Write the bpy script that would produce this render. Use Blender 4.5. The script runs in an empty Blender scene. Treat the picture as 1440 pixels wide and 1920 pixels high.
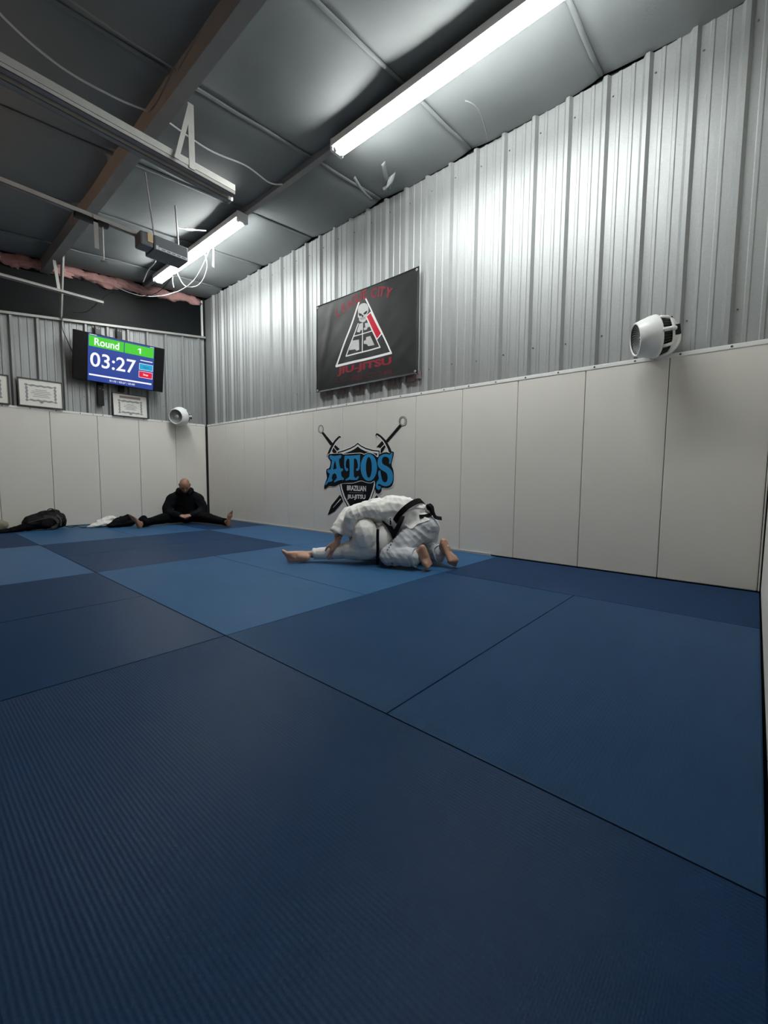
import bpy, bmesh, math, random
from mathutils import Vector, Matrix, noise
random.seed(7)
PI = math.pi
scene = bpy.context.scene
C = scene.collection

# ------------------------------------------------------------------ camera
FPX, YAW, PITCH, ROLL = 800.33, 0.8551, -0.0809, 0.0084
CAM = Vector((-4.0109, -8.0163, 0.7941))
_f = Vector((math.sin(YAW)*math.cos(PITCH), math.cos(YAW)*math.cos(PITCH), math.sin(PITCH)))
_r0 = Vector((math.cos(YAW), -math.sin(YAW), 0)); _u0 = _r0.cross(_f)
_r = _r0*math.cos(ROLL)+_u0*math.sin(ROLL); _u = -_r0*math.sin(ROLL)+_u0*math.cos(ROLL)
cam_d = bpy.data.cameras.new('camera'); cam = bpy.data.objects.new('camera', cam_d); C.objects.link(cam)
cam_d.sensor_fit = 'VERTICAL'; cam_d.sensor_height = 36.0; cam_d.lens = FPX/1920*36.0
cam_d.clip_start = 0.01; cam_d.clip_end = 100
cam.matrix_world = Matrix(((_r.x,_u.x,-_f.x,CAM.x),(_r.y,_u.y,-_f.y,CAM.y),(_r.z,_u.z,-_f.z,CAM.z),(0,0,0,1)))
scene.camera = cam
# ------------------------------------------------------------------ world, exposure
w = bpy.data.worlds.new('world'); scene.world = w; w.use_nodes = True
w.node_tree.nodes['Background'].inputs[0].default_value = (0.02,0.022,0.026,1)
w.node_tree.nodes['Background'].inputs[1].default_value = 1.0
vs = scene.view_settings
vs.view_transform = 'Standard'; vs.look = 'None'; vs.gamma = 1.0; vs.use_curve_mapping = False
vs.exposure = 0.0
LAMP_E = 128.0          # radiance of the fluorescent tubes
WARM_W = 22.0           # the bulb past the left edge of the picture

# ------------------------------------------------------------------ materials
def mat(name, col, rough=0.6, metal=0.0, spec=0.5, var=0.0, vscale=8.0, bump=0.0, bscale=60.0, stretch=None, emit=None, estr=0.0, col2=None, aniso=0.0):
    m = bpy.data.materials.new(name); m.use_nodes = True
    nt = m.node_tree; N = nt.nodes; L = nt.links; b = N['Principled BSDF']
    b.inputs['Base Color'].default_value = (*col,1); b.inputs['Roughness'].default_value = rough
    b.inputs['Metallic'].default_value = metal; b.inputs['Specular IOR Level'].default_value = spec
    if emit: b.inputs['Emission Color'].default_value = (*emit,1); b.inputs['Emission Strength'].default_value = estr
    if var or bump:
        tc = N.new('ShaderNodeTexCoord'); mp = N.new('ShaderNodeMapping'); L.new(tc.outputs['Object'], mp.inputs[0])
        if stretch: mp.inputs['Scale'].default_value = stretch
        if var:
            n = N.new('ShaderNodeTexNoise'); n.inputs['Scale'].default_value = vscale; n.inputs['Detail'].default_value = 5
            L.new(mp.outputs[0], n.inputs[0])
            r = N.new('ShaderNodeMix'); r.data_type = 'RGBA'
            c2 = col2 or tuple(max(0,c*(1-var)) for c in col)
            r.inputs[6].default_value = (*col,1); r.inputs[7].default_value = (*c2,1)
            L.new(n.outputs[0], r.inputs[0]); L.new(r.outputs[2], b.inputs['Base Color'])
        if bump:
            n2 = N.new('ShaderNodeTexNoise'); n2.inputs['Scale'].default_value = bscale; n2.inputs['Detail'].default_value = 4
            L.new(mp.outputs[0], n2.inputs[0])
            bp = N.new('ShaderNodeBump'); bp.inputs['Strength'].default_value = bump; bp.inputs['Distance'].default_value = 0.01
            L.new(n2.outputs[0], bp.inputs['Height']); L.new(bp.outputs[0], b.inputs['Normal'])
    return m

def mat_floor(name, col):
    """embossed tatami vinyl: grooves run along the mat's own long axis (object X)"""
    m = mat(name, col, rough=0.46, spec=0.07)
    nt = m.node_tree; N = nt.nodes; L = nt.links; b = N['Principled BSDF']
    tc = N.new('ShaderNodeTexCoord')
    wv = N.new('ShaderNodeTexWave'); wv.bands_direction = 'Y'; wv.inputs['Scale'].default_value = 31.0; wv.inputs['Distortion'].default_value = 0.6; wv.inputs['Detail'].default_value = 1.0
    L.new(tc.outputs['Object'], wv.inputs[0])
    wv2 = N.new('ShaderNodeTexWave'); wv2.bands_direction = 'X'; wv2.inputs['Scale'].default_value = 60.0; wv2.inputs['Distortion'].default_value = 1.5
    L.new(tc.outputs['Object'], wv2.inputs[0])
    ns = N.new('ShaderNodeTexNoise'); ns.inputs['Scale'].default_value = 260.0; L.new(tc.outputs['Object'], ns.inputs[0])
    a = N.new('ShaderNodeMath'); a.operation = 'MULTIPLY_ADD'; L.new(wv2.outputs[1], a.inputs[0]); a.inputs[1].default_value = 0.25; L.new(wv.outputs[1], a.inputs[2])
    a2 = N.new('ShaderNodeMath'); a2.operation = 'MULTIPLY_ADD'; L.new(ns.outputs[0], a2.inputs[0]); a2.inputs[1].default_value = 0.5; L.new(a.outputs[0], a2.inputs[2])
    bp = N.new('ShaderNodeBump'); bp.inputs['Strength'].default_value = 0.40; bp.inputs['Distance'].default_value = 0.0010
    L.new(a2.outputs[0], bp.inputs['Height']); L.new(bp.outputs[0], b.inputs['Normal'])
    uv = N.new('ShaderNodeTangent'); uv.direction_type = 'UV_MAP'; uv.uv_map = 'UVMap'; L.new(uv.outputs[0], b.inputs['Tangent'])
    b.inputs['Anisotropic'].default_value = 0.65; b.inputs['Anisotropic Rotation'].default_value = 0.25   # grooves smear reflections across themselves
    # scuffs and dust in the dye
    n3 = N.new('ShaderNodeTexNoise'); n3.inputs['Scale'].default_value = 2.2; n3.inputs['Detail'].default_value = 6; L.new(tc.outputs['Object'], n3.inputs[0])
    mx = N.new('ShaderNodeMix'); mx.data_type = 'RGBA'; mx.inputs[6].default_value = (*[c*0.88 for c in col],1); mx.inputs[7].default_value = (*[min(1,c*1.12+.003) for c in col],1)
    L.new(n3.outputs[0], mx.inputs[0]); L.new(mx.outputs[2], b.inputs['Base Color'])
    return m

def mat_sheet():
    """bare galvalume sheet, faint spangle and vertical streaks"""
    m = mat('galvalume_sheet', (.33,.345,.345), rough=0.5, metal=0.6, spec=.2)
    nt = m.node_tree; N = nt.nodes; L = nt.links; b = N['Principled BSDF']
    tc = N.new('ShaderNodeTexCoord'); mp = N.new('ShaderNodeMapping'); mp.inputs['Scale'].default_value = (9,9,0.5); L.new(tc.outputs['Object'], mp.inputs[0])
    n = N.new('ShaderNodeTexNoise'); n.inputs['Scale'].default_value = 3; n.inputs['Detail'].default_value = 6; L.new(mp.outputs[0], n.inputs[0])
    v = N.new('ShaderNodeTexVoronoi'); v.inputs['Scale'].default_value = 140; L.new(tc.outputs['Object'], v.inputs[0])
    r = N.new('ShaderNodeMapRange'); r.inputs['To Min'].default_value = 0.52; r.inputs['To Max'].default_value = 0.66; L.new(n.outputs[0], r.inputs[0]); L.new(r.outputs[0], b.inputs['Roughness'])
    mx = N.new('ShaderNodeMix'); mx.data_type = 'RGBA'; mx.inputs[6].default_value = (.285,.297,.297,1); mx.inputs[7].default_value = (.325,.337,.333,1)
    L.new(v.outputs[1], mx.inputs[0]); L.new(mx.outputs[2], b.inputs['Base Color'])
    bp = N.new('ShaderNodeBump'); bp.inputs['Strength'].default_value = 0.12; bp.inputs['Distance'].default_value = 0.01
    n2 = N.new('ShaderNodeTexNoise'); n2.inputs['Scale'].default_value = 2.0; L.new(mp.outputs[0], n2.inputs[0])
    L.new(n2.outputs[0], bp.inputs['Height']); L.new(bp.outputs[0], b.inputs['Normal'])
    return m

def mat_skin(name, col, tattoo=None):
    m = mat(name, col, rough=0.5, spec=0.4, var=0.25, vscale=14, bump=0.15, bscale=90)
    b = m.node_tree.nodes['Principled BSDF']
    b.inputs['Subsurface Weight'].default_value = 0.08; b.inputs['Subsurface Radius'].default_value = (.012,.005,.003); b.inputs['Subsurface Scale'].default_value = 0.3
    if tattoo:          # inked forearm: (centre, radius)
        nt = m.node_tree; N = nt.nodes; L = nt.links
        tc = N.new('ShaderNodeTexCoord')
        ds = N.new('ShaderNodeVectorMath'); ds.operation = 'DISTANCE'; L.new(tc.outputs['Object'], ds.inputs[0]); ds.inputs[1].default_value = tattoo[0]
        mr = N.new('ShaderNodeMapRange'); mr.inputs['From Min'].default_value = tattoo[1]*0.85; mr.inputs['From Max'].default_value = tattoo[1]; mr.inputs['To Min'].default_value = 1; mr.inputs['To Max'].default_value = 0; L.new(ds.outputs['Value'], mr.inputs[0])
        n = N.new('ShaderNodeTexNoise'); n.inputs['Scale'].default_value = 45; n.inputs['Detail'].default_value = 3; n.inputs['Distortion'].default_value = 1.5; L.new(tc.outputs['Object'], n.inputs[0])
        r = N.new('ShaderNodeMapRange'); r.inputs['From Min'].default_value = .42; r.inputs['From Max'].default_value = .56; L.new(n.outputs[0], r.inputs[0])
        mu = N.new('ShaderNodeMath'); mu.operation = 'MULTIPLY'; L.new(mr.outputs[0], mu.inputs[0]); L.new(r.outputs[0], mu.inputs[1])
        mx = N.new('ShaderNodeMix'); mx.data_type = 'RGBA'
        src = b.inputs['Base Color'].links[0].from_socket
        L.new(mu.outputs[0], mx.inputs[0]); L.new(src, mx.inputs[6]); mx.inputs[7].default_value = (.035,.045,.05,1); L.new(mx.outputs[2], b.inputs['Base Color'])
    return m

M = dict(
 mat_sheen_bright = mat_floor('tatami_vinyl_sheen_bright', (.024,.082,.178)),  # one blue vinyl, lightened: the groove sheen is painted into its colour
 mat_sheen_dark = mat_floor('tatami_vinyl_sheen_dark', (.0062,.027,.072)),  # same blue vinyl, darkened in colour where the grooves show little sheen
 mat_sheen_mid = mat_floor('tatami_vinyl_sheen_mid', (.0105,.040,.094)),  # same vinyl again, a weaker sheen painted in
 subfloor = mat('concrete', (.03,.03,.035), rough=.9, var=.4, vscale=4),
 pad = mat('pad_vinyl', (.72,.698,.645), rough=.55, spec=.35, var=.07, vscale=3, bump=.06, bscale=220),
 padcore = mat('pad_backing', (.05,.05,.055), rough=.9),
 batten = mat('white_batten', (.78,.78,.76), rough=.5, var=.12, vscale=12),
 sheet = mat_sheet(),
 black_board = mat('black_board', (.007,.0085,.0095), rough=.55, spec=.14, var=.5, vscale=1.5, bump=.1, bscale=3),
 vinyl = mat('insulation_facing', (.225,.240,.243), rough=.6, spec=.25, var=.22, vscale=1.6, bump=.35, bscale=5),
 steel = mat('primed_steel', (.34,.325,.31), rough=.6, metal=.0, var=.25, vscale=7),
 steel_light = mat('galvanised_angle', (.38,.38,.355), rough=.5, metal=.35, var=.2, vscale=14),
 dark = mat('dark_gap', (.015,.015,.017), rough=.8),
 screw = mat('screw_head', (.10,.10,.10), rough=.45, metal=.7),
 pink = mat('fibreglass_pink', (.62,.34,.32), rough=.95, var=.45, vscale=9, bump=.8, bscale=26),
 lamp_body = mat('lamp_enamel', (.85,.86,.86), rough=.4),
 tube = mat('lit_tube', (.9,.9,.9), emit=(.965,1.0,.985), estr=LAMP_E),
 white_cable = mat('white_cable', (.72,.72,.70), rough=.5),
 black_cable = mat('black_cable', (.015,.015,.016), rough=.5),
 plastic_black = mat('black_plastic', (.004,.004,.005), rough=.3, spec=.2),
 plastic_white = mat('white_plastic', (.74,.75,.74), rough=.3, spec=.5),
 grille_dark = mat('grille_dark', (.16,.165,.165), rough=.5),
 plastic_grey = mat('grey_plastic', (.38,.38,.38), rough=.4),
 opener_grey = mat('opener_grey', (.13,.14,.155), rough=.5, var=.2),
 lens_tan = mat('amber_lens', (.62,.47,.25), rough=.5),
 label_white = mat('label_white', (.7,.72,.74), rough=.6),
 frame_black = mat('frame_black', (.012,.012,.012), rough=.35),
 paper = mat('certificate_paper', (.72,.71,.66), rough=.6, var=.05, vscale=6),
 ink_grey = mat('ink_grey', (.24,.25,.25), rough=.7),
 ink_brown = mat('ink_brown', (.25,.19,.18), rough=.7),
 banner = mat('banner_vinyl', (.014,.015,.016), rough=.5, spec=.2, var=.3, vscale=5, bump=.1, bscale=9),
 p_white = mat('print_white', (.75,.75,.74), rough=.5),
 p_grey = mat('print_grey', (.55,.55,.54), rough=.5, var=.2, vscale=40),
 p_red = mat('print_red', (.50,.012,.03), rough=.6, spec=.15),
 p_dred = mat('print_dark_red', (.24,.016,.028), rough=.6, spec=.15, var=.3, vscale=20),
 p_ddred = mat('print_faded_red', (.09,.014,.02), rough=.6, spec=.15, var=.5, vscale=25),
 p_black = mat('print_black', (.004,.004,.005), rough=.6, spec=.15),
 p_blue = mat('print_blue', (.012,.24,.50), rough=.5),
 gi_white = mat('cotton_gi_white', (.82,.81,.775), rough=.9, spec=.2, var=.08, vscale=9, bump=.3, bscale=160),
 gi_grey_shaded = mat('cotton_gi_cool_shaded', (.56,.58,.61), rough=.9, spec=.2, var=.10, vscale=9, bump=.3, bscale=160),  # cool grey-white cotton, with the trousers' shade darkened into its colour
 belt = mat('black_belt', (.006,.006,.008), rough=.85, spec=.1, bump=.2, bscale=200),
 black_cloth = mat('black_cotton', (.0045,.005,.006), rough=.9, spec=.06, var=.4, vscale=7, bump=.3, bscale=90),
 black_cloth2 = mat('black_fleece', (.0065,.0075,.009), rough=.95, spec=.06, var=.3, vscale=7, bump=.3, bscale=120),
 nylon = mat('black_nylon', (.009,.0095,.0095), rough=.65, spec=.15, var=.4, vscale=9, bump=.35, bscale=60),
 nylon_grey = mat('dark_grey_webbing', (.05,.05,.048), rough=.7),
 khaki = mat('khaki_canvas', (.24,.22,.16), rough=.9, var=.2),
 towel = mat('white_towel', (.74,.73,.70), rough=.95, bump=.4, bscale=120),
 eye_dark = mat('dark_brow', (.03,.018,.012), rough=.8),
)
M['skin_a'] = mat_skin('skin_kneeling', (.60,.36,.25))
M['skin_b'] = mat_skin('skin_lower', (.60,.35,.245))
M['skin_c'] = mat_skin('skin_seated', (.30,.155,.10))
def emis(name, col, s): return mat(name, (0,0,0), rough=.4, emit=col, estr=s)
M['scr_navy'] = emis('screen_navy', (.018,.052,.30), 1.0); M['scr_green'] = emis('screen_green', (.055,.60,.015), 1.0)
M['scr_white'] = emis('screen_white', (.95,.97,1), 1.0); M['scr_cyan'] = emis('screen_cyan', (.0,.36,.62), 1.0); M['scr_red'] = emis('screen_red', (.75,.0,.04), 1.0)

# ------------------------------------------------------------------ object helpers
def new_obj(name, me, m=None, parent=None):
    o = bpy.data.objects.new(name, me); C.objects.link(o)
    if m is not None and not me.materials: me.materials.append(m)
    if parent: o.parent = parent
    return o
def pyd(name, v, f, m=None, parent=None, smooth=False):
    me = bpy.data.meshes.new(name); me.from_pydata([tuple(p) for p in v], [], f); me.update()
    if smooth: me.polygons.foreach_set('use_smooth', [True]*len(me.polygons))
    return new_obj(name, me, m, parent)
def from_bm(name, bm, m=None, parent=None, smooth=False):
    bmesh.ops.recalc_face_normals(bm, faces=bm.faces[:])
    me = bpy.data.meshes.new(name); bm.to_mesh(me); bm.free()
    if smooth: me.polygons.foreach_set('use_smooth', [True]*len(me.polygons))
    return new_obj(name, me, m, parent)
def tag(o, label=None, cat=None, group=None, kind=None):
    if label: o['label'] = label
    if cat: o['category'] = cat
    if group: o['group'] = group
    if kind: o['kind'] = kind
    return o
def empty(name, loc=(0,0,0), label=None, cat=None, group=None, rot=None):
    o = bpy.data.objects.new(name, None); C.objects.link(o); o.location = loc; o.empty_display_size = .1
    if rot is not None: o.rotation_euler = rot
    return tag(o, label, cat, group)
def add_box(bm, lo, hi, bev=0.0, mtx=None):
    cx = [(a+b)/2 for a,b in zip(lo,hi)]; sz = [max(1e-4,abs(b-a)) for a,b in zip(lo,hi)]
    r = bmesh.ops.create_cube(bm, size=1.0); vs = r['verts']
    for v in vs: v.co = Vector((v.co.x*sz[0]+cx[0], v.co.y*sz[1]+cx[1], v.co.z*sz[2]+cx[2]))
    if bev:
        es = list({e for v in vs for e in v.link_edges})
        rr = bmesh.ops.bevel(bm, geom=es, offset=min(bev, min(sz)*.45), segments=2, affect='EDGES', profile=.6)
        vs = list({v for f in rr['faces'] for v in f.verts} | {v for v in vs if v.is_valid})
    if mtx is not None:
        for v in vs: v.co = mtx @ v.co
    return vs
def box(name, lo, hi, m, parent=None, bev=0.0, mtx=None):
    bm = bmesh.new(); add_box(bm, lo, hi, bev, mtx); return from_bm(name, bm, m, parent)
def frame_from(d, up=Vector((0,0,1))):
    d = Vector(d).normalized(); up = Vector(up)
    if abs(d.dot(up)) > .98: up = Vector((0,1,0)) if abs(d.y) < .9 else Vector((1,0,0))
    s = up.cross(d).normalized(); u = d.cross(s); return d, s, u
def tube(pts, r, n=8, caps=True, elong=1.0):
    """rings along a polyline; r may be a list"""
    pts = [Vector(p) for p in pts]; v = []; f = []; k = len(pts)
    d0,s,u = frame_from(pts[1]-pts[0])
    for i,p in enumerate(pts):
        d = (pts[min(i+1,k-1)]-pts[max(i-1,0)]).normalized()
        s = (s - d*s.dot(d)).normalized(); u = d.cross(s)
        rr = r[i] if isinstance(r,(list,tuple)) else r
        for j in range(n):
            a = 2*PI*j/n; v.append(p + s*math.cos(a)*rr*elong + u*math.sin(a)*rr)
    for i in range(k-1):
        for j in range(n): f.append((i*n+j, i*n+(j+1)%n, (i+1)*n+(j+1)%n, (i+1)*n+j))
    if caps: f.append(tuple(range(n))[::-1]); f.append(tuple(range((k-1)*n, k*n)))
    return v, f
def rod(name, pts, r, m, parent=None, n=8, smooth=True, elong=1.0):
    v,f = tube(pts, r, n, True, elong); return pyd(name, v, f, m, parent, smooth)
def crom(pts, k=6):
    pts = [Vector(p) for p in pts]; o = []
    for i in range(len(pts)-1):
        p0=pts[max(i-1,0)];p1=pts[i];p2=pts[i+1];p3=pts[min(i+2,len(pts)-1)]
        for j in range(k):
            t=j/k; o.append(.5*(2*p1+(p2-p0)*t+(2*p0-5*p1+4*p2-p3)*t*t+(3*p1-p0-3*p2+p3)*t**3))
    return o+[pts[-1]]
def lathe(prof, n=40, caps=True):
    """prof: list of (radius, z) about local Z"""
    v=[];f=[];k=len(prof)
    for r,z in prof:
        for j in range(n): a=2*PI*j/n; v.append((r*math.cos(a), r*math.sin(a), z))
    for i in range(k-1):
        for j in range(n): f.append((i*n+j, i*n+(j+1)%n, (i+1)*n+(j+1)%n, (i+1)*n+j))
    if caps: f.append(tuple(range(n))[::-1]); f.append(tuple(range((k-1)*n,k*n)))
    return v,f
def merge(lst):
    V=[];F=[]
    for v,f in lst:
        o=len(V); V+=list(v); F+=[tuple(i+o for i in q) for q in f]
    return V,F
def boxvf(lo,hi):
    x0,y0,z0=lo;x1,y1,z1=hi
    return [(x0,y0,z0),(x1,y0,z0),(x1,y1,z0),(x0,y1,z0),(x0,y0,z1),(x1,y0,z1),(x1,y1,z1),(x0,y1,z1)],[(0,3,2,1),(4,5,6,7),(0,1,5,4),(1,2,6,5),(2,3,7,6),(3,0,4,7)]
def xf(vf, mtx): return [mtx @ Vector(p) for p in vf[0]], vf[1]
def bake(ob):
    dg = bpy.context.evaluated_depsgraph_get(); dg.update()
    me = bpy.data.meshes.new_from_object(ob.evaluated_get(dg), preserve_all_data_layers=False, depsgraph=dg)
    d = ob.data; t = ob.type; bpy.data.objects.remove(ob)
    (bpy.data.meshes if t == 'MESH' else bpy.data.curves).remove(d)
    return me
def poly_mesh(polys):
    """flat filled outline(s) with holes -> verts2d, faces"""
    cu = bpy.data.curves.new('outline','CURVE'); cu.dimensions='2D'; cu.fill_mode='BOTH'
    for p in polys:
        s = cu.splines.new('POLY'); s.points.add(len(p)-1); s.use_cyclic_u=True
        for q,c in zip(s.points,p): q.co=(c[0],c[1],0,1)
    o = bpy.data.objects.new('outline',cu); C.objects.link(o); me = bake(o)
    v=[tuple(q.co)[:2] for q in me.vertices]; f=[tuple(q.vertices) for q in me.polygons]; bpy.data.meshes.remove(me); return v,f
def text_mesh(s, bold=0.0, shear=0.0, spacing=1.0):
    """lettering fitted to the unit box 0..1 x 0..1 (ink bounds)"""
    cu = bpy.data.curves.new('lettering','FONT'); cu.body=s; cu.size=1; cu.offset=bold; cu.shear=shear; cu.space_character=spacing; cu.resolution_u=4
    o = bpy.data.objects.new('lettering',cu); C.objects.link(o); me = bake(o)
    v=[tuple(q.co)[:2] for q in me.vertices]; f=[tuple(q.vertices) for q in me.polygons]; bpy.data.meshes.remove(me)
    x0=min(a for a,b in v);x1=max(a for a,b in v);y0=min(b for a,b in v);y1=max(b for a,b in v)
    return [((a-x0)/(x1-x0),(b-y0)/(y1-y0)) for a,b in v], f, (x1-x0)/(y1-y0)
def put(name, vf, fn, m, parent):
    """flat print: 2D verts mapped into the scene by fn"""
    return pyd(name, [fn(a,b) for a,b in vf[0]], vf[1], m, parent)
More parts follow.
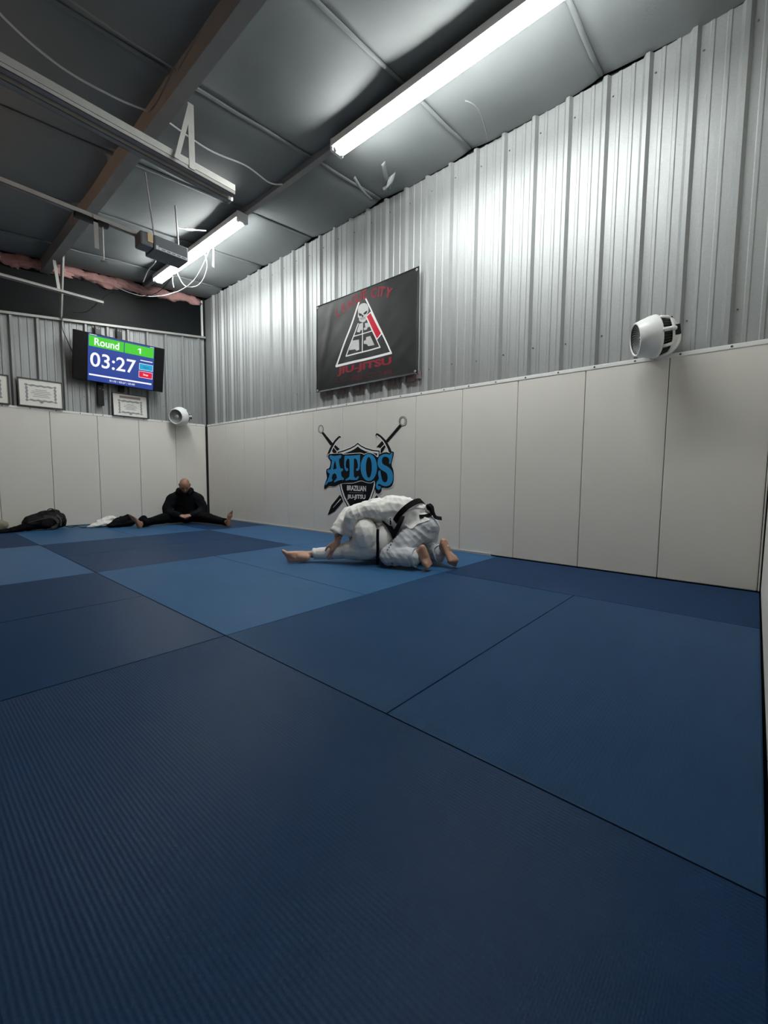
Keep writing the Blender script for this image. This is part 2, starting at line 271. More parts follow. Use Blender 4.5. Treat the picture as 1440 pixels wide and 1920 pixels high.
TR = {
 'shield0': [[(4.0697,1.258),(4.1304,1.2202),(4.2275,1.1814),(4.3491,1.1522),(4.4671,1.1382),(4.4615,1.0567),(4.45,0.9121),(4.4253,0.7664),(4.387,0.6285),(4.3279,0.4979),(4.2401,0.3734),(4.1358,0.2754),(4.0717,0.2299),(3.9917,0.2762),(3.8877,0.3588),(3.789,0.4806),(3.7274,0.6112),(3.6885,0.7593),(3.6652,0.9185),(3.6576,1.0775),(3.6654,1.1459),(3.796,1.1675),(3.93,1.1984),(4.0098,1.2255)]],
 'shield1': [[(4.0699,1.2408),(4.1284,1.2045),(4.2219,1.1673),(4.3391,1.1394),(4.453,1.1261),(4.4475,1.0475),(4.4364,0.9082),(4.4125,0.7677),(4.3755,0.635),(4.3185,0.5093),(4.2339,0.3896),(4.1335,0.2956),(4.0719,0.2519),(3.9949,0.2966),(3.895,0.3762),(3.8003,0.4934),(3.7412,0.6188),(3.704,0.761),(3.6816,0.914),(3.6742,1.0667),(3.6817,1.1324),(3.8069,1.1533),(3.9356,1.1832),(4.0123,1.2094)]],
 'shield2': [[(4.0702,1.2214),(4.1261,1.1868),(4.2155,1.1515),(4.3278,1.1249),(4.437,1.1124),(4.4317,1.0372),(4.421,0.9037),(4.3981,0.7693),(4.3626,0.6423),(4.308,0.5221),(4.227,0.4078),(4.131,0.3182),(4.0721,0.2767),(3.9986,0.3196),(3.9033,0.3957),(3.8131,0.5077),(3.7567,0.6274),(3.7212,0.763),(3.6999,0.9088),(3.6928,1.0545),(3.7,1.1171),(3.8192,1.1373),(3.9419,1.1661),(4.0152,1.1913)]],
 'shield3': [[(4.0706,1.1934),(4.1228,1.1613),(4.2063,1.1285),(4.3113,1.104),(4.4137,1.0925),(4.4088,1.0221),(4.3987,0.8972),(4.3772,0.7715),(4.3439,0.6528),(4.2927,0.5406),(4.2169,0.4342),(4.1273,0.3509),(4.0724,0.3124),(4.0039,0.3527),(3.9152,0.4239),(3.8314,0.5283),(3.779,0.6397),(3.7461,0.7658),(3.7263,0.9015),(3.7196,1.0369),(3.7262,1.0952),(3.8369,1.1143),(3.9511,1.1415),(4.0193,1.1652)]],
 'sw1ring': [[(3.3973,1.4606),(3.3957,1.4477),(3.3912,1.4356),(3.3841,1.4249),(3.3746,1.4163),(3.3631,1.41),(3.3504,1.4064),(3.337,1.4057),(3.3235,1.408),(3.3107,1.4132),(3.2992,1.4209),(3.2896,1.4309),(3.2824,1.4426),(3.278,1.4554),(3.2765,1.4686),(3.2781,1.4817),(3.2827,1.4939),(3.2901,1.5046),(3.2998,1.5133),(3.3113,1.5195),(3.3242,1.5229),(3.3376,1.5234),(3.351,1.5209),(3.3637,1.5157),(3.375,1.5079),(3.3844,1.4979),(3.3915,1.4864),(3.3958,1.4737)],[(3.3753,1.4621),(3.3743,1.4525),(3.3714,1.4436),(3.3669,1.4357),(3.3608,1.4292),(3.3536,1.4245),(3.3455,1.4218),(3.3371,1.4212),(3.3286,1.4228),(3.3205,1.4266),(3.3133,1.4322),(3.3072,1.4395),(3.3027,1.448),(3.2999,1.4574),(3.299,1.4671),(3.3,1.4768),(3.3029,1.4858),(3.3075,1.4937),(3.3136,1.5001),(3.3209,1.5048),(3.329,1.5074),(3.3375,1.5079),(3.346,1.5062),(3.354,1.5025),(3.3612,1.4968),(3.3671,1.4895),(3.3716,1.481),(3.3744,1.4717)]],
 'sw1ringw': [[(3.3894,1.4611),(3.3881,1.4495),(3.3842,1.4387),(3.3779,1.4292),(3.3697,1.4214),(3.3597,1.4157),(3.3487,1.4125),(3.337,1.4119),(3.3253,1.414),(3.3142,1.4185),(3.3042,1.4255),(3.2959,1.4344),(3.2897,1.4448),(3.2858,1.4562),(3.2846,1.4681),(3.286,1.4798),(3.2899,1.4907),(3.2963,1.5003),(3.3047,1.5081),(3.3148,1.5136),(3.3259,1.5167),(3.3376,1.5172),(3.3492,1.515),(3.3602,1.5104),(3.3701,1.5034),(3.3783,1.4945),(3.3844,1.4842),(3.3882,1.4728)],[(3.3816,1.4616),(3.3804,1.4512),(3.3771,1.4414),(3.3718,1.4328),(3.3648,1.4257),(3.3563,1.4206),(3.3469,1.4177),(3.337,1.4171),(3.3271,1.4189),(3.3177,1.423),(3.3092,1.4292),(3.3022,1.4372),(3.2969,1.4466),(3.2936,1.4569),(3.2926,1.4676),(3.2938,1.4781),(3.2972,1.488),(3.3025,1.4966),(3.3097,1.5037),(3.3182,1.5087),(3.3276,1.5116),(3.3375,1.512),(3.3474,1.5101),(3.3568,1.506),(3.3651,1.4997),(3.3721,1.4918),(3.3773,1.4824),(3.3805,1.4722)]],
 'sw1grip': [[(3.3497,1.4101),(3.3924,1.4198),(3.5964,1.248),(3.5357,1.2254)]],
 'sw1blade': [[(3.5584,1.1635),(3.6339,1.2313),(3.7255,1.1726),(3.6814,1.1522),(3.6665,1.1246),(3.6412,1.085),(3.5886,1.127)]],
 'sw1fuller': [[(3.5911,1.205),(3.6613,1.144),(3.6717,1.1493),(3.6016,1.2103)]],
 'sw1guard': [[(3.7123,1.3493),(3.666,1.3254),(3.614,1.2881),(3.5717,1.2488),(3.5357,1.2081),(3.5087,1.171),(3.4879,1.1362),(3.4675,1.1015),(3.4593,1.0743),(3.481,1.0611),(3.5096,1.0631),(3.5236,1.0879),(3.5369,1.1226),(3.5562,1.1554),(3.5812,1.1901),(3.6144,1.2281),(3.6537,1.265),(3.7075,1.2974),(3.7474,1.3236),(3.7417,1.3438)]],
 'sw1guardw': [[(3.7258,1.3261),(3.641,1.268),(3.5755,1.1943),(3.5247,1.1213),(3.4997,1.0735),(3.5187,1.0688),(3.5431,1.1157),(3.5929,1.1876),(3.6566,1.2596),(3.7398,1.3167)]],
 'sw2ring': [[(4.8758,1.4557),(4.8745,1.4432),(4.8703,1.4315),(4.8634,1.4213),(4.854,1.413),(4.8427,1.407),(4.83,1.4037),(4.8166,1.4032),(4.8031,1.4056),(4.7901,1.4108),(4.7784,1.4185),(4.7686,1.4283),(4.7611,1.4398),(4.7564,1.4523),(4.7547,1.4653),(4.756,1.478),(4.7604,1.4898),(4.7676,1.5001),(4.7771,1.5083),(4.7886,1.5142),(4.8014,1.5173),(4.8148,1.5176),(4.8283,1.515),(4.8411,1.5097),(4.8526,1.502),(4.8622,1.4922),(4.8695,1.4808),(4.8741,1.4685)],[(4.8481,1.4579),(4.8474,1.4488),(4.8449,1.4402),(4.8407,1.4327),(4.8352,1.4265),(4.8285,1.4221),(4.821,1.4195),(4.813,1.4191),(4.805,1.4207),(4.7973,1.4244),(4.7904,1.4298),(4.7846,1.4369),(4.7801,1.4451),(4.7773,1.4542),(4.7763,1.4636),(4.777,1.4728),(4.7796,1.4814),(4.7838,1.489),(4.7894,1.4951),(4.7962,1.4995),(4.8037,1.5019),(4.8117,1.5023),(4.8197,1.5006),(4.8273,1.4969),(4.8342,1.4914),(4.8399,1.4844),(4.8443,1.4762),(4.8471,1.4672)]],
 'sw2ringw': [[(4.8681,1.4563),(4.867,1.4451),(4.8633,1.4347),(4.8572,1.4255),(4.8491,1.418),(4.8392,1.4127),(4.8282,1.4097),(4.8165,1.4093),(4.8047,1.4114),(4.7935,1.416),(4.7833,1.4229),(4.7748,1.4317),(4.7683,1.4419),(4.7642,1.4531),(4.7627,1.4646),(4.7638,1.476),(4.7676,1.4865),(4.7738,1.4957),(4.7821,1.5032),(4.7921,1.5084),(4.8032,1.5113),(4.8149,1.5115),(4.8267,1.5093),(4.8378,1.5046),(4.8478,1.4977),(4.8562,1.4889),(4.8626,1.4788),(4.8666,1.4677)],[(4.857,1.4572),(4.8561,1.4471),(4.853,1.4377),(4.848,1.4294),(4.8412,1.4227),(4.8331,1.4178),(4.8239,1.4151),(4.8142,1.4147),(4.8044,1.4165),(4.7951,1.4206),(4.7866,1.4267),(4.7795,1.4346),(4.7741,1.4437),(4.7707,1.4537),(4.7695,1.4641),(4.7704,1.4743),(4.7736,1.4838),(4.7787,1.4921),(4.7856,1.4988),(4.7938,1.5036),(4.8031,1.5062),(4.8128,1.5065),(4.8225,1.5046),(4.8318,1.5004),(4.8401,1.4943),(4.8471,1.4864),(4.8524,1.4774),(4.8558,1.4675)]],
 'sw2grip': [[(4.7626,1.4285),(4.7628,1.4165),(4.7473,1.4159),(4.7476,1.4039),(4.732,1.4032),(4.7322,1.3912),(4.7166,1.3905),(4.7168,1.3785),(4.7011,1.3778),(4.7013,1.3657),(4.6856,1.3649),(4.6858,1.3528),(4.67,1.3521),(4.6702,1.3399),(4.6543,1.3391),(4.6545,1.3269),(4.6385,1.3261),(4.6388,1.3139),(4.6227,1.3131),(4.623,1.3008),(4.6069,1.3),(4.6071,1.2877),(4.5909,1.2868),(4.5911,1.2745),(4.5749,1.2736),(4.5751,1.2613),(4.5588,1.2603),(4.559,1.2479),(4.5426,1.2469),(4.5821,1.2199),(4.5901,1.2266),(4.5981,1.2332),(4.6061,1.2399),(4.6141,1.2465),(4.622,1.2531),(4.6299,1.2597),(4.6378,1.2663),(4.6457,1.2729),(4.6536,1.2795),(4.6615,1.286),(4.6693,1.2925),(4.6771,1.2991),(4.6849,1.3056),(4.6927,1.3121),(4.7005,1.3185),(4.7082,1.325),(4.716,1.3314),(4.7237,1.3379),(4.7314,1.3443),(4.7391,1.3507),(4.7467,1.3571),(4.7544,1.3635),(4.762,1.3698),(4.7696,1.3762),(4.7772,1.3825),(4.7848,1.3888),(4.7924,1.3952),(4.8,1.4015)]],
 'sw2blade': [[(4.4911,1.2463),(4.5702,1.2001),(4.4927,1.0988),(4.462,1.0998),(4.4713,1.1497),(4.449,1.1624),(4.3967,1.1737)]],
 'sw2fuller': [[(4.5205,1.1987),(4.4599,1.153),(4.468,1.147),(4.5285,1.1928)]],
 'sw2guard': [[(4.3794,1.3159),(4.4066,1.3013),(4.4454,1.2834),(4.4814,1.2579),(4.5157,1.2282),(4.5441,1.1953),(4.5683,1.161),(4.5869,1.1223),(4.6042,1.0935),(4.6296,1.0906),(4.6458,1.1048),(4.6334,1.1359),(4.6087,1.1746),(4.5827,1.2116),(4.5517,1.2475),(4.514,1.2804),(4.4745,1.3087),(4.4358,1.3321),(4.4036,1.3444),(4.3829,1.3344)]],
 'sw2guardw': [[(4.3929,1.311),(4.4457,1.2812),(4.5063,1.2292),(4.5608,1.1554),(4.5911,1.0936),(4.6067,1.0974),(4.5759,1.1602),(4.5201,1.2358),(4.4572,1.29),(4.4028,1.321)]],
 'sw3blade': [[(3.73,0.5515),(3.5566,0.3987),(3.4755,0.2532),(3.6251,0.3197),(3.7887,0.4607),(3.8104,0.4918),(3.7667,0.5204)]],
 'sw3fuller': [[(3.7425,0.5012),(3.592,0.3712),(3.5977,0.3681),(3.7558,0.4937)]],
 'sw4blade': [[(4.4045,0.5692),(4.5541,0.4413),(4.6209,0.3198),(4.4975,0.3648),(4.3525,0.4814),(4.3323,0.5092),(4.3719,0.5385)]],
 'letback': [[(3.5001,1.1011),(3.5097,1.1081),(3.5254,1.1111),(3.5583,1.1127),(3.6235,1.1137),(3.7045,1.1133),(3.7664,1.1115),(3.7825,1.1074),(3.7809,1.1019),(3.8097,1.0983),(3.903,1.0995),(4.0233,1.1025),(4.1151,1.1029),(4.1532,1.0971),(4.1661,1.0888),(4.1816,1.0848),(4.2094,1.0907),(4.2396,1.1009),(4.2702,1.1057),(4.302,1.1008),(4.3342,1.0907),(4.3624,1.0797),(4.3844,1.0662),(4.4025,1.0519),(4.4192,1.0458),(4.4324,1.0546),(4.4442,1.0716),(4.4621,1.086),(4.4921,1.0948),(4.5278,1.1012),(4.5593,1.104),(4.5834,1.1005),(4.6033,1.0936),(4.6192,1.0904),(4.629,1.0956),(4.6348,1.1046),(4.6426,1.1102),(4.6567,1.1106),(4.6728,1.1075),(4.6837,1.1),(4.6863,1.0876),(4.6837,1.0705),(4.6786,1.0484),(4.6688,1.0183),(4.6564,0.983),(4.6505,0.9505),(4.6572,0.9258),(4.6703,0.9041),(4.6809,0.8784),(4.6863,0.844),(4.6892,0.8056),(4.6882,0.7707),(4.6829,0.7411),(4.6737,0.715),(4.6598,0.6936),(4.64,0.678),(4.6154,0.6672),(4.5886,0.6603),(4.5568,0.6601),(4.5225,0.6639),(4.4974,0.6628),(4.4896,0.6519),(4.4912,0.636),(4.4892,0.621),(4.4784,0.6075),(4.4641,0.5949),(4.4486,0.5873),(4.4315,0.5864),(4.4134,0.5907),(4.3983,0.5998),(4.388,0.6151),(4.3808,0.6352),(4.3763,0.6554),(4.3758,0.6749),(4.3779,0.6943),(4.3783,0.7117),(4.377,0.7278),(4.3739,0.7418),(4.3653,0.7489),(4.3489,0.7442),(4.3267,0.7326),(4.3016,0.7246),(4.2728,0.7245),(4.241,0.7281),(4.2103,0.7328),(4.1848,0.7399),(4.1606,0.7481),(4.1304,0.751),(4.09,0.7436),(4.0431,0.7306),(3.9942,0.7201),(3.942,0.7162),(3.8877,0.7149),(3.839,0.7129),(3.8016,0.7096),(3.7704,0.7057),(3.7373,0.6993),(3.6985,0.6876),(3.6576,0.6735),(3.6181,0.6636),(3.5807,0.6633),(3.5448,0.6675),(3.5111,0.6666),(3.4785,0.6531),(3.4482,0.6343),(3.4251,0.6231),(3.4118,0.6253),(3.4059,0.6352),(3.4047,0.6488),(3.4078,0.6651),(3.4156,0.685),(3.4254,0.7067),(3.4393,0.7296),(3.4551,0.7543),(3.4649,0.7799),(3.4627,0.8083),(3.4544,0.8379),(3.4496,0.8628),(3.4511,0.8805),(3.4561,0.8935),(3.4653,0.9042),(3.4819,0.9102),(3.5026,0.9138),(3.5196,0.9244),(3.5311,0.9484),(3.5389,0.9792),(3.5397,1.0061),(3.5284,1.0242),(3.5101,1.0385),(3.4968,1.053),(3.4924,1.0703),(3.4932,1.0877)]],
 'letbackw': [[(3.4879,1.1059),(3.4977,1.1131),(3.5135,1.1162),(3.5468,1.118),(3.6128,1.1194),(3.6947,1.1196),(3.7573,1.1182),(3.7734,1.1142),(3.7715,1.1087),(3.8011,1.1053),(3.8971,1.1069),(4.021,1.1106),(4.1155,1.1115),(4.1549,1.1057),(4.1684,1.0972),(4.1845,1.093),(4.2131,1.0987),(4.244,1.1086),(4.2753,1.1131),(4.3079,1.1078),(4.3408,1.0972),(4.3697,1.0858),(4.3923,1.0719),(4.4109,1.0572),(4.4278,1.0509),(4.441,1.0596),(4.4526,1.0767),(4.4704,1.0912),(4.5004,1.0999),(4.5363,1.106),(4.568,1.1085),(4.5921,1.1048),(4.6123,1.0977),(4.6282,1.0944),(4.638,1.0996),(4.6437,1.1087),(4.6514,1.1143),(4.6656,1.1146),(4.6818,1.1114),(4.6928,1.1037),(4.6954,1.0911),(4.693,1.0739),(4.6881,1.0515),(4.6786,1.021),(4.6665,0.9852),(4.6608,0.9522),(4.6676,0.927),(4.6808,0.9049),(4.6914,0.8787),(4.6968,0.8437),(4.6996,0.8046),(4.6985,0.7691),(4.6931,0.739),(4.6837,0.7124),(4.6696,0.6907),(4.6497,0.6747),(4.625,0.6636),(4.5981,0.6564),(4.5661,0.656),(4.5317,0.6596),(4.5065,0.6583),(4.4985,0.6471),(4.4998,0.631),(4.4976,0.6158),(4.4866,0.602),(4.4719,0.5891),(4.4562,0.5813),(4.4389,0.5803),(4.4206,0.5844),(4.4055,0.5934),(4.3953,0.6088),(4.3884,0.6291),(4.3842,0.6495),(4.384,0.6692),(4.3866,0.689),(4.3874,0.7067),(4.3864,0.7232),(4.3837,0.7375),(4.3751,0.7447),(4.3584,0.7397),(4.3357,0.7275),(4.31,0.7188),(4.2806,0.7182),(4.248,0.7213),(4.2164,0.7255),(4.1898,0.7321),(4.1644,0.7399),(4.1325,0.7425),(4.0896,0.7351),(4.0397,0.7224),(3.9882,0.7123),(3.9342,0.709),(3.8785,0.7085),(3.8288,0.7072),(3.7908,0.7043),(3.7593,0.7005),(3.7261,0.6943),(3.687,0.6827),(3.646,0.6686),(3.6063,0.6587),(3.5686,0.6587),(3.5323,0.6632),(3.4984,0.6624),(3.4657,0.6488),(3.4355,0.6299),(3.4123,0.6186),(3.399,0.6209),(3.3929,0.631),(3.3915,0.6448),(3.3946,0.6614),(3.4022,0.6816),(3.4119,0.7036),(3.4256,0.7269),(3.4414,0.752),(3.451,0.7782),(3.4487,0.8072),(3.4404,0.8373),(3.4355,0.8629),(3.437,0.8809),(3.442,0.8942),(3.4514,0.9051),(3.468,0.9113),(3.4888,0.915),(3.5058,0.9258),(3.5176,0.9504),(3.5257,0.9819),(3.5267,1.0094),(3.5156,1.0278),(3.4973,1.0423),(3.4841,1.057),(3.4799,1.0746),(3.4808,1.0923)]],
 'A': [[(3.5154,1.0782),(3.543,1.0958),(3.6036,1.081),(3.6783,1.084),(3.7518,1.094),(3.7635,1.0718),(3.7445,1.0474),(3.7196,1.0409),(3.7152,1.0029),(3.7299,0.9426),(3.7446,0.9124),(3.7883,0.9101),(3.7984,0.8871),(3.7665,0.8702),(3.7548,0.8522),(3.7665,0.8021),(3.813,0.7774),(3.8029,0.7524),(3.7519,0.7569),(3.6856,0.741),(3.6257,0.7199),(3.6106,0.735),(3.6513,0.7609),(3.6722,0.7814),(3.6603,0.827),(3.6259,0.8472),(3.585,0.8268),(3.5651,0.7755),(3.5879,0.7521),(3.5574,0.7292),(3.4989,0.7233),(3.4567,0.6863),(3.43,0.6754),(3.4333,0.7068),(3.4803,0.749),(3.5115,0.8009),(3.527,0.8401),(3.4885,0.8545),(3.4699,0.8814),(3.4994,0.9019),(3.5425,0.8934),(3.5579,0.9445),(3.5702,1.0055),(3.5733,1.0289),(3.5352,1.045)],[(3.6336,1.0246),(3.6515,0.9738),(3.6663,0.913),(3.6259,0.8981),(3.5958,0.9013),(3.611,0.9642)]],
 'T': [[(3.8212,1.0703),(3.8341,1.0819),(3.9373,1.0771),(4.0476,1.0819),(4.1151,1.0867),(4.1127,1.0342),(4.1158,0.9671),(4.1054,0.9),(4.0758,0.8742),(4.0417,0.8811),(4.0457,0.9053),(4.0729,0.9147),(4.0754,0.9581),(4.0588,1.0161),(4.0273,1.039),(4.0026,1.0347),(4.0002,0.9591),(3.9978,0.8618),(4.0022,0.8033),(4.0353,0.7811),(4.0815,0.8114),(4.0952,0.7921),(4.0627,0.76),(3.994,0.7563),(3.9172,0.7605),(3.849,0.7429),(3.8389,0.7627),(3.8817,0.778),(3.9171,0.8029),(3.9239,0.8619),(3.9208,0.9601),(3.9164,1.0317),(3.8812,1.0423),(3.8528,1.0005),(3.8458,0.9413),(3.8601,0.9135),(3.8885,0.9113),(3.8957,0.8817),(3.8602,0.87),(3.8272,0.9018),(3.8156,0.9615),(3.8184,1.0209)]],
 'O': [[(4.4129,0.9184),(4.4114,0.8918),(4.4066,0.8658),(4.3985,0.841),(4.3872,0.8181),(4.3731,0.7975),(4.3565,0.7799),(4.3377,0.7656),(4.3172,0.755),(4.2954,0.7484),(4.273,0.746),(4.2504,0.7478),(4.2282,0.754),(4.2069,0.7643),(4.1872,0.7785),(4.1696,0.7963),(4.1544,0.8173),(4.1421,0.8409),(4.133,0.8664),(4.1274,0.8934),(4.1254,0.921),(4.1271,0.9486),(4.1324,0.9754),(4.1412,1.0007),(4.1531,1.0239),(4.168,1.0445),(4.1854,1.0618),(4.2049,1.0756),(4.2258,1.0854),(4.2478,1.0912),(4.2703,1.0926),(4.2927,1.0898),(4.3145,1.0829),(4.3351,1.072),(4.354,1.0575),(4.3709,1.0397),(4.3854,1.019),(4.397,0.996),(4.4056,0.9712),(4.4109,0.9451)],[(4.3231,0.9192),(4.3225,0.8965),(4.3204,0.8744),(4.3168,0.8537),(4.3118,0.8349),(4.3056,0.8186),(4.2984,0.8054),(4.2903,0.7957),(4.2816,0.7897),(4.2726,0.7876),(4.2636,0.7895),(4.2548,0.7955),(4.2465,0.8052),(4.2389,0.8184),(4.2324,0.8348),(4.227,0.8537),(4.223,0.8747),(4.2205,0.8971),(4.2195,0.9202),(4.2202,0.9432),(4.2224,0.9655),(4.2261,0.9863),(4.2312,1.0051),(4.2375,1.0213),(4.2448,1.0343),(4.253,1.0438),(4.2617,1.0496),(4.2706,1.0513),(4.2796,1.0491),(4.2883,1.043),(4.2965,1.0332),(4.304,1.0199),(4.3104,1.0036),(4.3157,0.9848),(4.3196,0.9641),(4.3221,0.942)]],
 'S': [[(4.6639,1.0979),(4.6657,1.0816),(4.6633,1.0577),(4.6578,1.0314),(4.6498,1.0043),(4.6399,0.9773),(4.6292,0.958),(4.6175,0.9573),(4.6089,0.9673),(4.6111,0.9848),(4.6132,1.0051),(4.6052,1.0226),(4.5913,1.0371),(4.5704,1.0459),(4.5479,1.0499),(4.5295,1.0495),(4.514,1.0435),(4.5011,1.0303),(4.4936,1.012),(4.494,0.9887),(4.5027,0.9661),(4.5227,0.9523),(4.5492,0.9409),(4.5793,0.9291),(4.6095,0.9149),(4.636,0.8945),(4.6575,0.8695),(4.671,0.8391),(4.6771,0.8066),(4.6748,0.7736),(4.665,0.7434),(4.6475,0.7198),(4.6241,0.702),(4.5954,0.6906),(4.5642,0.6854),(4.5325,0.6872),(4.5032,0.6934),(4.4815,0.7031),(4.4635,0.7112),(4.4446,0.7115),(4.4312,0.707),(4.4287,0.6967),(4.4351,0.6866),(4.4544,0.6854),(4.4737,0.6836),(4.4806,0.6718),(4.4789,0.6578),(4.4662,0.6448),(4.4481,0.6366),(4.4283,0.6391),(4.4104,0.6497),(4.3992,0.6693),(4.3949,0.6933),(4.4011,0.7171),(4.4133,0.7402),(4.4322,0.7584),(4.4467,0.7777),(4.4404,0.8051),(4.4312,0.8332),(4.4341,0.8573),(4.442,0.8748),(4.4544,0.8815),(4.4668,0.8775),(4.4723,0.8595),(4.4771,0.8332),(4.4852,0.8004),(4.4962,0.7689),(4.5116,0.7477),(4.5296,0.7352),(4.5505,0.7333),(4.5696,0.7404),(4.5825,0.7571),(4.5896,0.7789),(4.5897,0.802),(4.5843,0.8243),(4.5746,0.8419),(4.5598,0.8561),(4.5388,0.8653),(4.5135,0.8745),(4.4828,0.889),(4.4541,0.907),(4.4351,0.9288),(4.4238,0.9535),(4.4212,0.9812),(4.4257,1.0088),(4.4356,1.0335),(4.4526,1.0542),(4.4798,1.0688),(4.5112,1.0782),(4.5421,1.0826),(4.5716,1.0828),(4.5978,1.0767),(4.6194,1.0724),(4.6328,1.0809),(4.6428,1.0914),(4.6549,1.0984)]],
 'midline': [[(3.9175,0.5869),(4.178,0.5889),(4.1782,0.5937),(3.9177,0.5919)]],
 'braz': [[(3.8707,0.6169),(4.2243,0.6118),(3.8748,0.6837),(4.2238,0.6825)]],
 'jj': [[(3.8766,0.4925),(4.2145,0.4965),(3.8794,0.5614),(4.214,0.5704)]],
 'corner': [[(3.2638,3.1585),(5.0268,3.1471),(5.0379,1.9724),(3.26,1.9775)]],
 'tri': [[(4.0882,3.014),(3.6558,2.2736),(3.6827,2.263),(4.1122,3.002)],[(3.667,2.2603),(4.649,2.2622),(4.6402,2.2899),(3.6563,2.2915)],[(4.6503,2.273),(4.2186,3.0164),(4.1962,3.0147),(4.63,2.2695)]],
 'tri_in': [[(4.0704,2.7476),(3.8509,2.3736),(3.8662,2.3671),(4.085,2.7408)],[(3.8561,2.3655),(4.462,2.3692),(4.4566,2.3846),(3.8501,2.382)],[(4.4617,2.3766),(4.2264,2.7835),(4.2114,2.782),(4.4475,2.3744)],[(4.1458,2.735),(4.1445,2.3742),(4.1581,2.3717),(4.1592,2.7319)],[(3.9939,2.5942),(4.3238,2.5921),(4.3198,2.603),(3.9895,2.6055)]],
 'blocks': [[(4.0949,2.7345),(4.1424,2.7333),(4.1429,2.6495),(4.1175,2.6478),(4.1057,2.6266),(4.0507,2.6429)],[(4.1961,2.7179),(4.2655,2.7106),(4.2954,2.6553),(4.2462,2.6578),(4.2299,2.6345),(4.18,2.6369),(4.1731,2.6619),(4.2031,2.6671)],[(3.9708,2.551),(4.089,2.5419),(4.0965,2.4127),(4.05,2.4093),(4.0238,2.4321),(3.9179,2.4395)],[(4.2189,2.5431),(4.293,2.5432),(4.3588,2.4224),(4.2529,2.4285),(4.2278,2.4568),(4.1777,2.4723),(4.1774,2.5078),(4.2142,2.51)]],
 'red': [[(4.2288,2.7921),(4.294,2.8185),(4.4686,2.5381),(4.4029,2.491)]],
 'redw': [[(4.2089,2.7991),(4.2988,2.8358),(4.4889,2.5305),(4.3983,2.4712)]],
 'skull': [[(4.0771,2.8747),(4.0762,2.8928),(4.0746,2.9115),(4.0768,2.9279),(4.0848,2.9414),(4.0965,2.9526),(4.1107,2.9608),(4.1276,2.9657),(4.1469,2.9676),(4.1662,2.9668),(4.1853,2.9635),(4.2044,2.9575),(4.2211,2.9484),(4.2348,2.9352),(4.2462,2.9189),(4.2543,2.902),(4.2585,2.8837),(4.2595,2.8648),(4.2579,2.849),(4.2528,2.8389),(4.2451,2.8319),(4.2384,2.8247),(4.2345,2.8166),(4.2317,2.8082),(4.2287,2.7979),(4.2262,2.7837),(4.2235,2.7675),(4.2175,2.754),(4.2062,2.7442),(4.1916,2.7371),(4.176,2.7341),(4.1592,2.7367),(4.1414,2.7436),(4.1254,2.7513),(4.1114,2.7592),(4.0992,2.7681),(4.0912,2.7767),(4.0906,2.7844),(4.0941,2.7918),(4.0945,2.7996),(4.0874,2.8075),(4.0772,2.8158),(4.0705,2.8265),(4.0706,2.8408),(4.0742,2.8575)]],
 'sk_eye': [[(4.0874,2.8675),(4.1163,2.8559),(4.1485,2.8389),(4.1419,2.8217),(4.108,2.8249),(4.0909,2.8418)],[(4.1686,2.8412),(4.1985,2.8551),(4.2349,2.8627),(4.235,2.8429),(4.2186,2.8271),(4.1854,2.8232)],[(4.1418,2.8264),(4.1553,2.8303),(4.1755,2.8139),(4.1689,2.8013),(4.142,2.8052)],[(4.1082,2.7989),(4.2089,2.7921),(4.2073,2.7878),(4.1099,2.7938)],[(4.1167,2.7804),(4.2057,2.7765),(4.2041,2.7733),(4.1185,2.7765)],[(4.1251,2.7926),(4.1285,2.7918),(4.1303,2.7749),(4.1269,2.7757)],[(4.1404,2.7915),(4.1437,2.7907),(4.1455,2.7738),(4.1421,2.7746)],[(4.1555,2.7903),(4.1589,2.7896),(4.1607,2.7727),(4.1573,2.7735)],[(4.1706,2.7892),(4.174,2.7884),(4.1757,2.7716),(4.1724,2.7724)],[(4.1857,2.7881),(4.189,2.7873),(4.1908,2.7705),(4.1874,2.7713)]],
 'arc': [[(3.6942,2.9718),(3.8049,3.0003),(3.9128,3.0196),(4.0074,3.0435),(4.1034,3.0541),(4.1938,3.0678),(4.3453,3.0449),(4.4291,3.035),(4.482,3.023),(4.5861,2.9808)]],
 'jiu': [[(3.6881,2.1352),(4.6451,2.121),(3.7014,2.2531),(4.6406,2.2342)]],
 'com': [[(3.6595,2.044),(4.651,2.013),(3.6691,2.1189),(4.6455,2.0872)]],
}
# ================================================================== SETTING
def roof_z(x): return 4.105 + 0.09*x
YF = -8.085            # face of the pads on the front wall, just behind the camera
# floor: a slab with jigsawed tatami mats on it
floor = box('floor', (-7.0,-9.0,-.10), (.30,.30,-.045), M['subfloor']); tag(floor, 'blue tatami mat floor laid in a checkerboard of mats', kind='structure')
mat_cache = {}
def floor_mat(x0,x1,y0,y1,along,sheen_tone):
    g = .002; lx, ly = x1-x0-2*g, y1-y0-2*g
    if along == 'y': L_, W_ = ly, lx
    else: L_, W_ = lx, ly
    key = (round(L_,3), round(W_,3), sheen_tone)
    if key not in mat_cache:
        bm = bmesh.new(); add_box(bm, (-L_/2,-W_/2,-.044), (L_/2,W_/2,0), .004)
        uvl = bm.loops.layers.uv.new('UVMap')
        for fc in bm.faces:
            for lp in fc.loops: lp[uvl].uv = (lp.vert.co.x, lp.vert.co.y)
        me = bpy.data.meshes.new('floor_mat'); bm.to_mesh(me); bm.free(); me.materials.append(M[sheen_tone]); mat_cache[key] = me
    o = new_obj('floor_mat', mat_cache[key], None, floor)
    o.location = ((x0+x1)/2,(y0+y1)/2,0); o.rotation_euler = (0,0,PI/2 if along == 'y' else 0)
